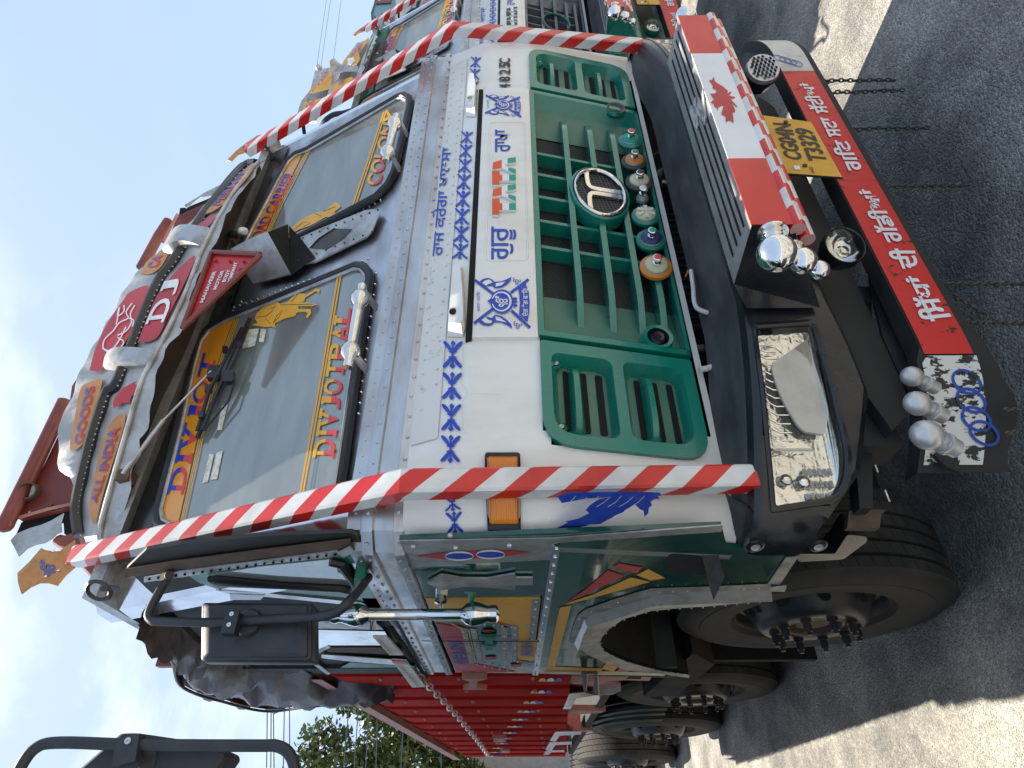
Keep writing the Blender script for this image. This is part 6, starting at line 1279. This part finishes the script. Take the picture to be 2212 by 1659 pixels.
board('dark_edge', ((1330, 200), (1375, 60), (1400, -60), (1412, -60), (1390, 90), (1360, 200), (1395, 530), (1375, 540), (1345, 430)), 'black_plastic', S3, T3, .01, .01)
for pts in (((1475, 215), (1640, 200), (1685, 395), (1545, 465)), ((1405, 75), (1420, -60), (1640, -60), (1625, 60))): board('maroon_sign', pts, 'maroon_paint', S3, T3, .02, .01)
for pts in (((1380, 260), (1400, 250), (1470, 500), (1440, 510)),): board('dark_edge', pts, 'black_plastic', S3, T3, .02, .01)
for wd_, q_ in (('NIDER', ((1610, 430), (1600, 215), (1500, 220), (1540, 440))), ('THE', ((1600, 40), (1600, -50), (1440, -50), (1440, 40)))): hang(words('sign_lettering', wd_, g('W', *q_), S3, 'decal_white', None, .024, .02), T3)
for k in range(8):
    y_ = -40 + k*52; b = MB(); q_ = [on(p, S3, e_) for p, e_ in zip(g('W', (1690, y_ + 30), (1720, y_), (2000, y_ + 8), (2060, y_ + 20), (2050, y_ + 34), (1740, y_ + 26), (1700, y_ + 50)), (.05, .07, .08, .06, .04, .05, .03))]; b.prism(q_, (0, .03, 0), 'old_white_trim'); hang(b.build('louvre', None, 0), T3)
board('louvre_backing', ((1680, -60), (2100, -60), (2090, 150), (1800, 300), (1700, 390)), 'void_black', S3, T3, .0, .01)
# ================================================================== tree, cables, walls beyond
def tree(name, base, h, crown, rad, n_, label, leafsz, seedv):
    random.seed(seedv); t = thing(name, label, 'tree', base); b = MB(); base = Vector(base); limbs = []
    top = Vector((crown[0] - base.x, crown[1] - base.y, crown[2])); b.tube(curve([Vector((0, 0, -.1)), Vector((.1, 0, h*.3)), top*.55 + Vector((0, 0, 0)), top], 5), .12, 'bark', 8)
    clumps = []
    for k in range(46):
        d = Vector((random.gauss(0, 1), random.gauss(0, 1), random.gauss(0, .8))).normalized(); rr = random.uniform(.35, 1.0)
        c = top + Vector((d.x*rad[0], d.y*rad[1], d.z*rad[2]))*rr; clumps.append((c, random.uniform(.35, .75)))
        if k % 2 == 0: b.tube([top*.6, top*.6 + (c - top*.6)*.5 + Vector((0, 0, -.1)), c], .025, 'bark', 5)
    b.build('trunk', t); cm = MB()
    for k in range(n_):
        c, r_ = random.choice(clumps); d = Vector((random.gauss(0, 1), random.gauss(0, 1), random.gauss(0, 1))).normalized()*r_*random.uniform(.4, 1.05); p = c + d
        a = Vector((random.gauss(0, 1), random.gauss(0, 1), random.gauss(-.3, .8))).normalized(); s_ = a.cross(Vector((random.gauss(0, 1), random.gauss(0, 1), random.gauss(0, 1)))).normalized(); l_ = leafsz*random.uniform(.6, 1.3)
        cm.face([p - a*l_*.5, p + s_*l_*.22, p + a*l_*.5, p - s_*l_*.22], 'leaf_green')
    o = cm.build('crown', t, 0, weld=False); return t
pc_ = on((850, 1640), sy(12.0))
tree('leafy_tree', (pc_.x - .6, 12.0, 0), 5, (pc_.x - .5, 12.0, pc_.z + .1), (2.3, 2.0, 2.8), 48000, 'broad green leafy tree standing behind the red cargo body', .13, 3)
def cable(px, label=None):
    b = MB()
    b.tube([on(p, sy(Y_)) for p in px], .008, 'cable_grey', 5); return b
cg_ = 'overhead cables running past the tree'
for i, (pts, Y_) in enumerate((([(578, 1480), (576, 1659)], 9), ([(586, 1480), (585, 1659)], 9), ([(590, 1480), (592, 1659)], 9), ([(615, 1480), (612, 1659)], 9), ([(625, 1480), (626, 1659)], 9), ([(756, 1500), (742, 1659)], 9), ([(776, 1500), (765, 1659)], 9), ([(797, 1520), (790, 1659)], 9), ([(815, 1540), (812, 1659)], 9), ([(871, 1570), (866, 1659)], 9), ([(953, 1600), (953, 1659)], 9))):
    b = cable(pts); o = b.build('overhead_cable'); tag(o, 'thin grey overhead cable crossing open sky between tarpaulin and mirror' if i < 5 else 'thin grey overhead cable running in front of the green tree', 'cable', cg_ if i > 4 else 'overhead cables in the open sky')
for i, (pts) in enumerate(([(679, 180), (705, 0), (712, -60)], [(688, 180), (714, 0), (720, -60)], [(716, 160), (737, 0), (744, -60)])):
    Y_ = 9; b = cable(pts); tag(b.build('overhead_cable'), 'thin overhead cable above the second truck, near the top edge', 'cable', 'overhead cables above the second truck')
b = MB(); b.box((-9, 13.0, 0), (-.2, 13.2, 2.6), 'plaster'); wl = b.build('compound_wall', smooth=0); tag(wl, 'grey plastered compound wall behind the end of the red truck body', 'wall')
b = MB(); q = on((1200, 1655), sy(12.6)); b.box((-3.4, 12.6, 0), (-1.0, 12.75, 1.95), 'white_wall'); wl = b.build('white_wall', smooth=0); tag(wl, 'low white wall in front of the grey one, behind the red body', 'wall')
# sundries on the road
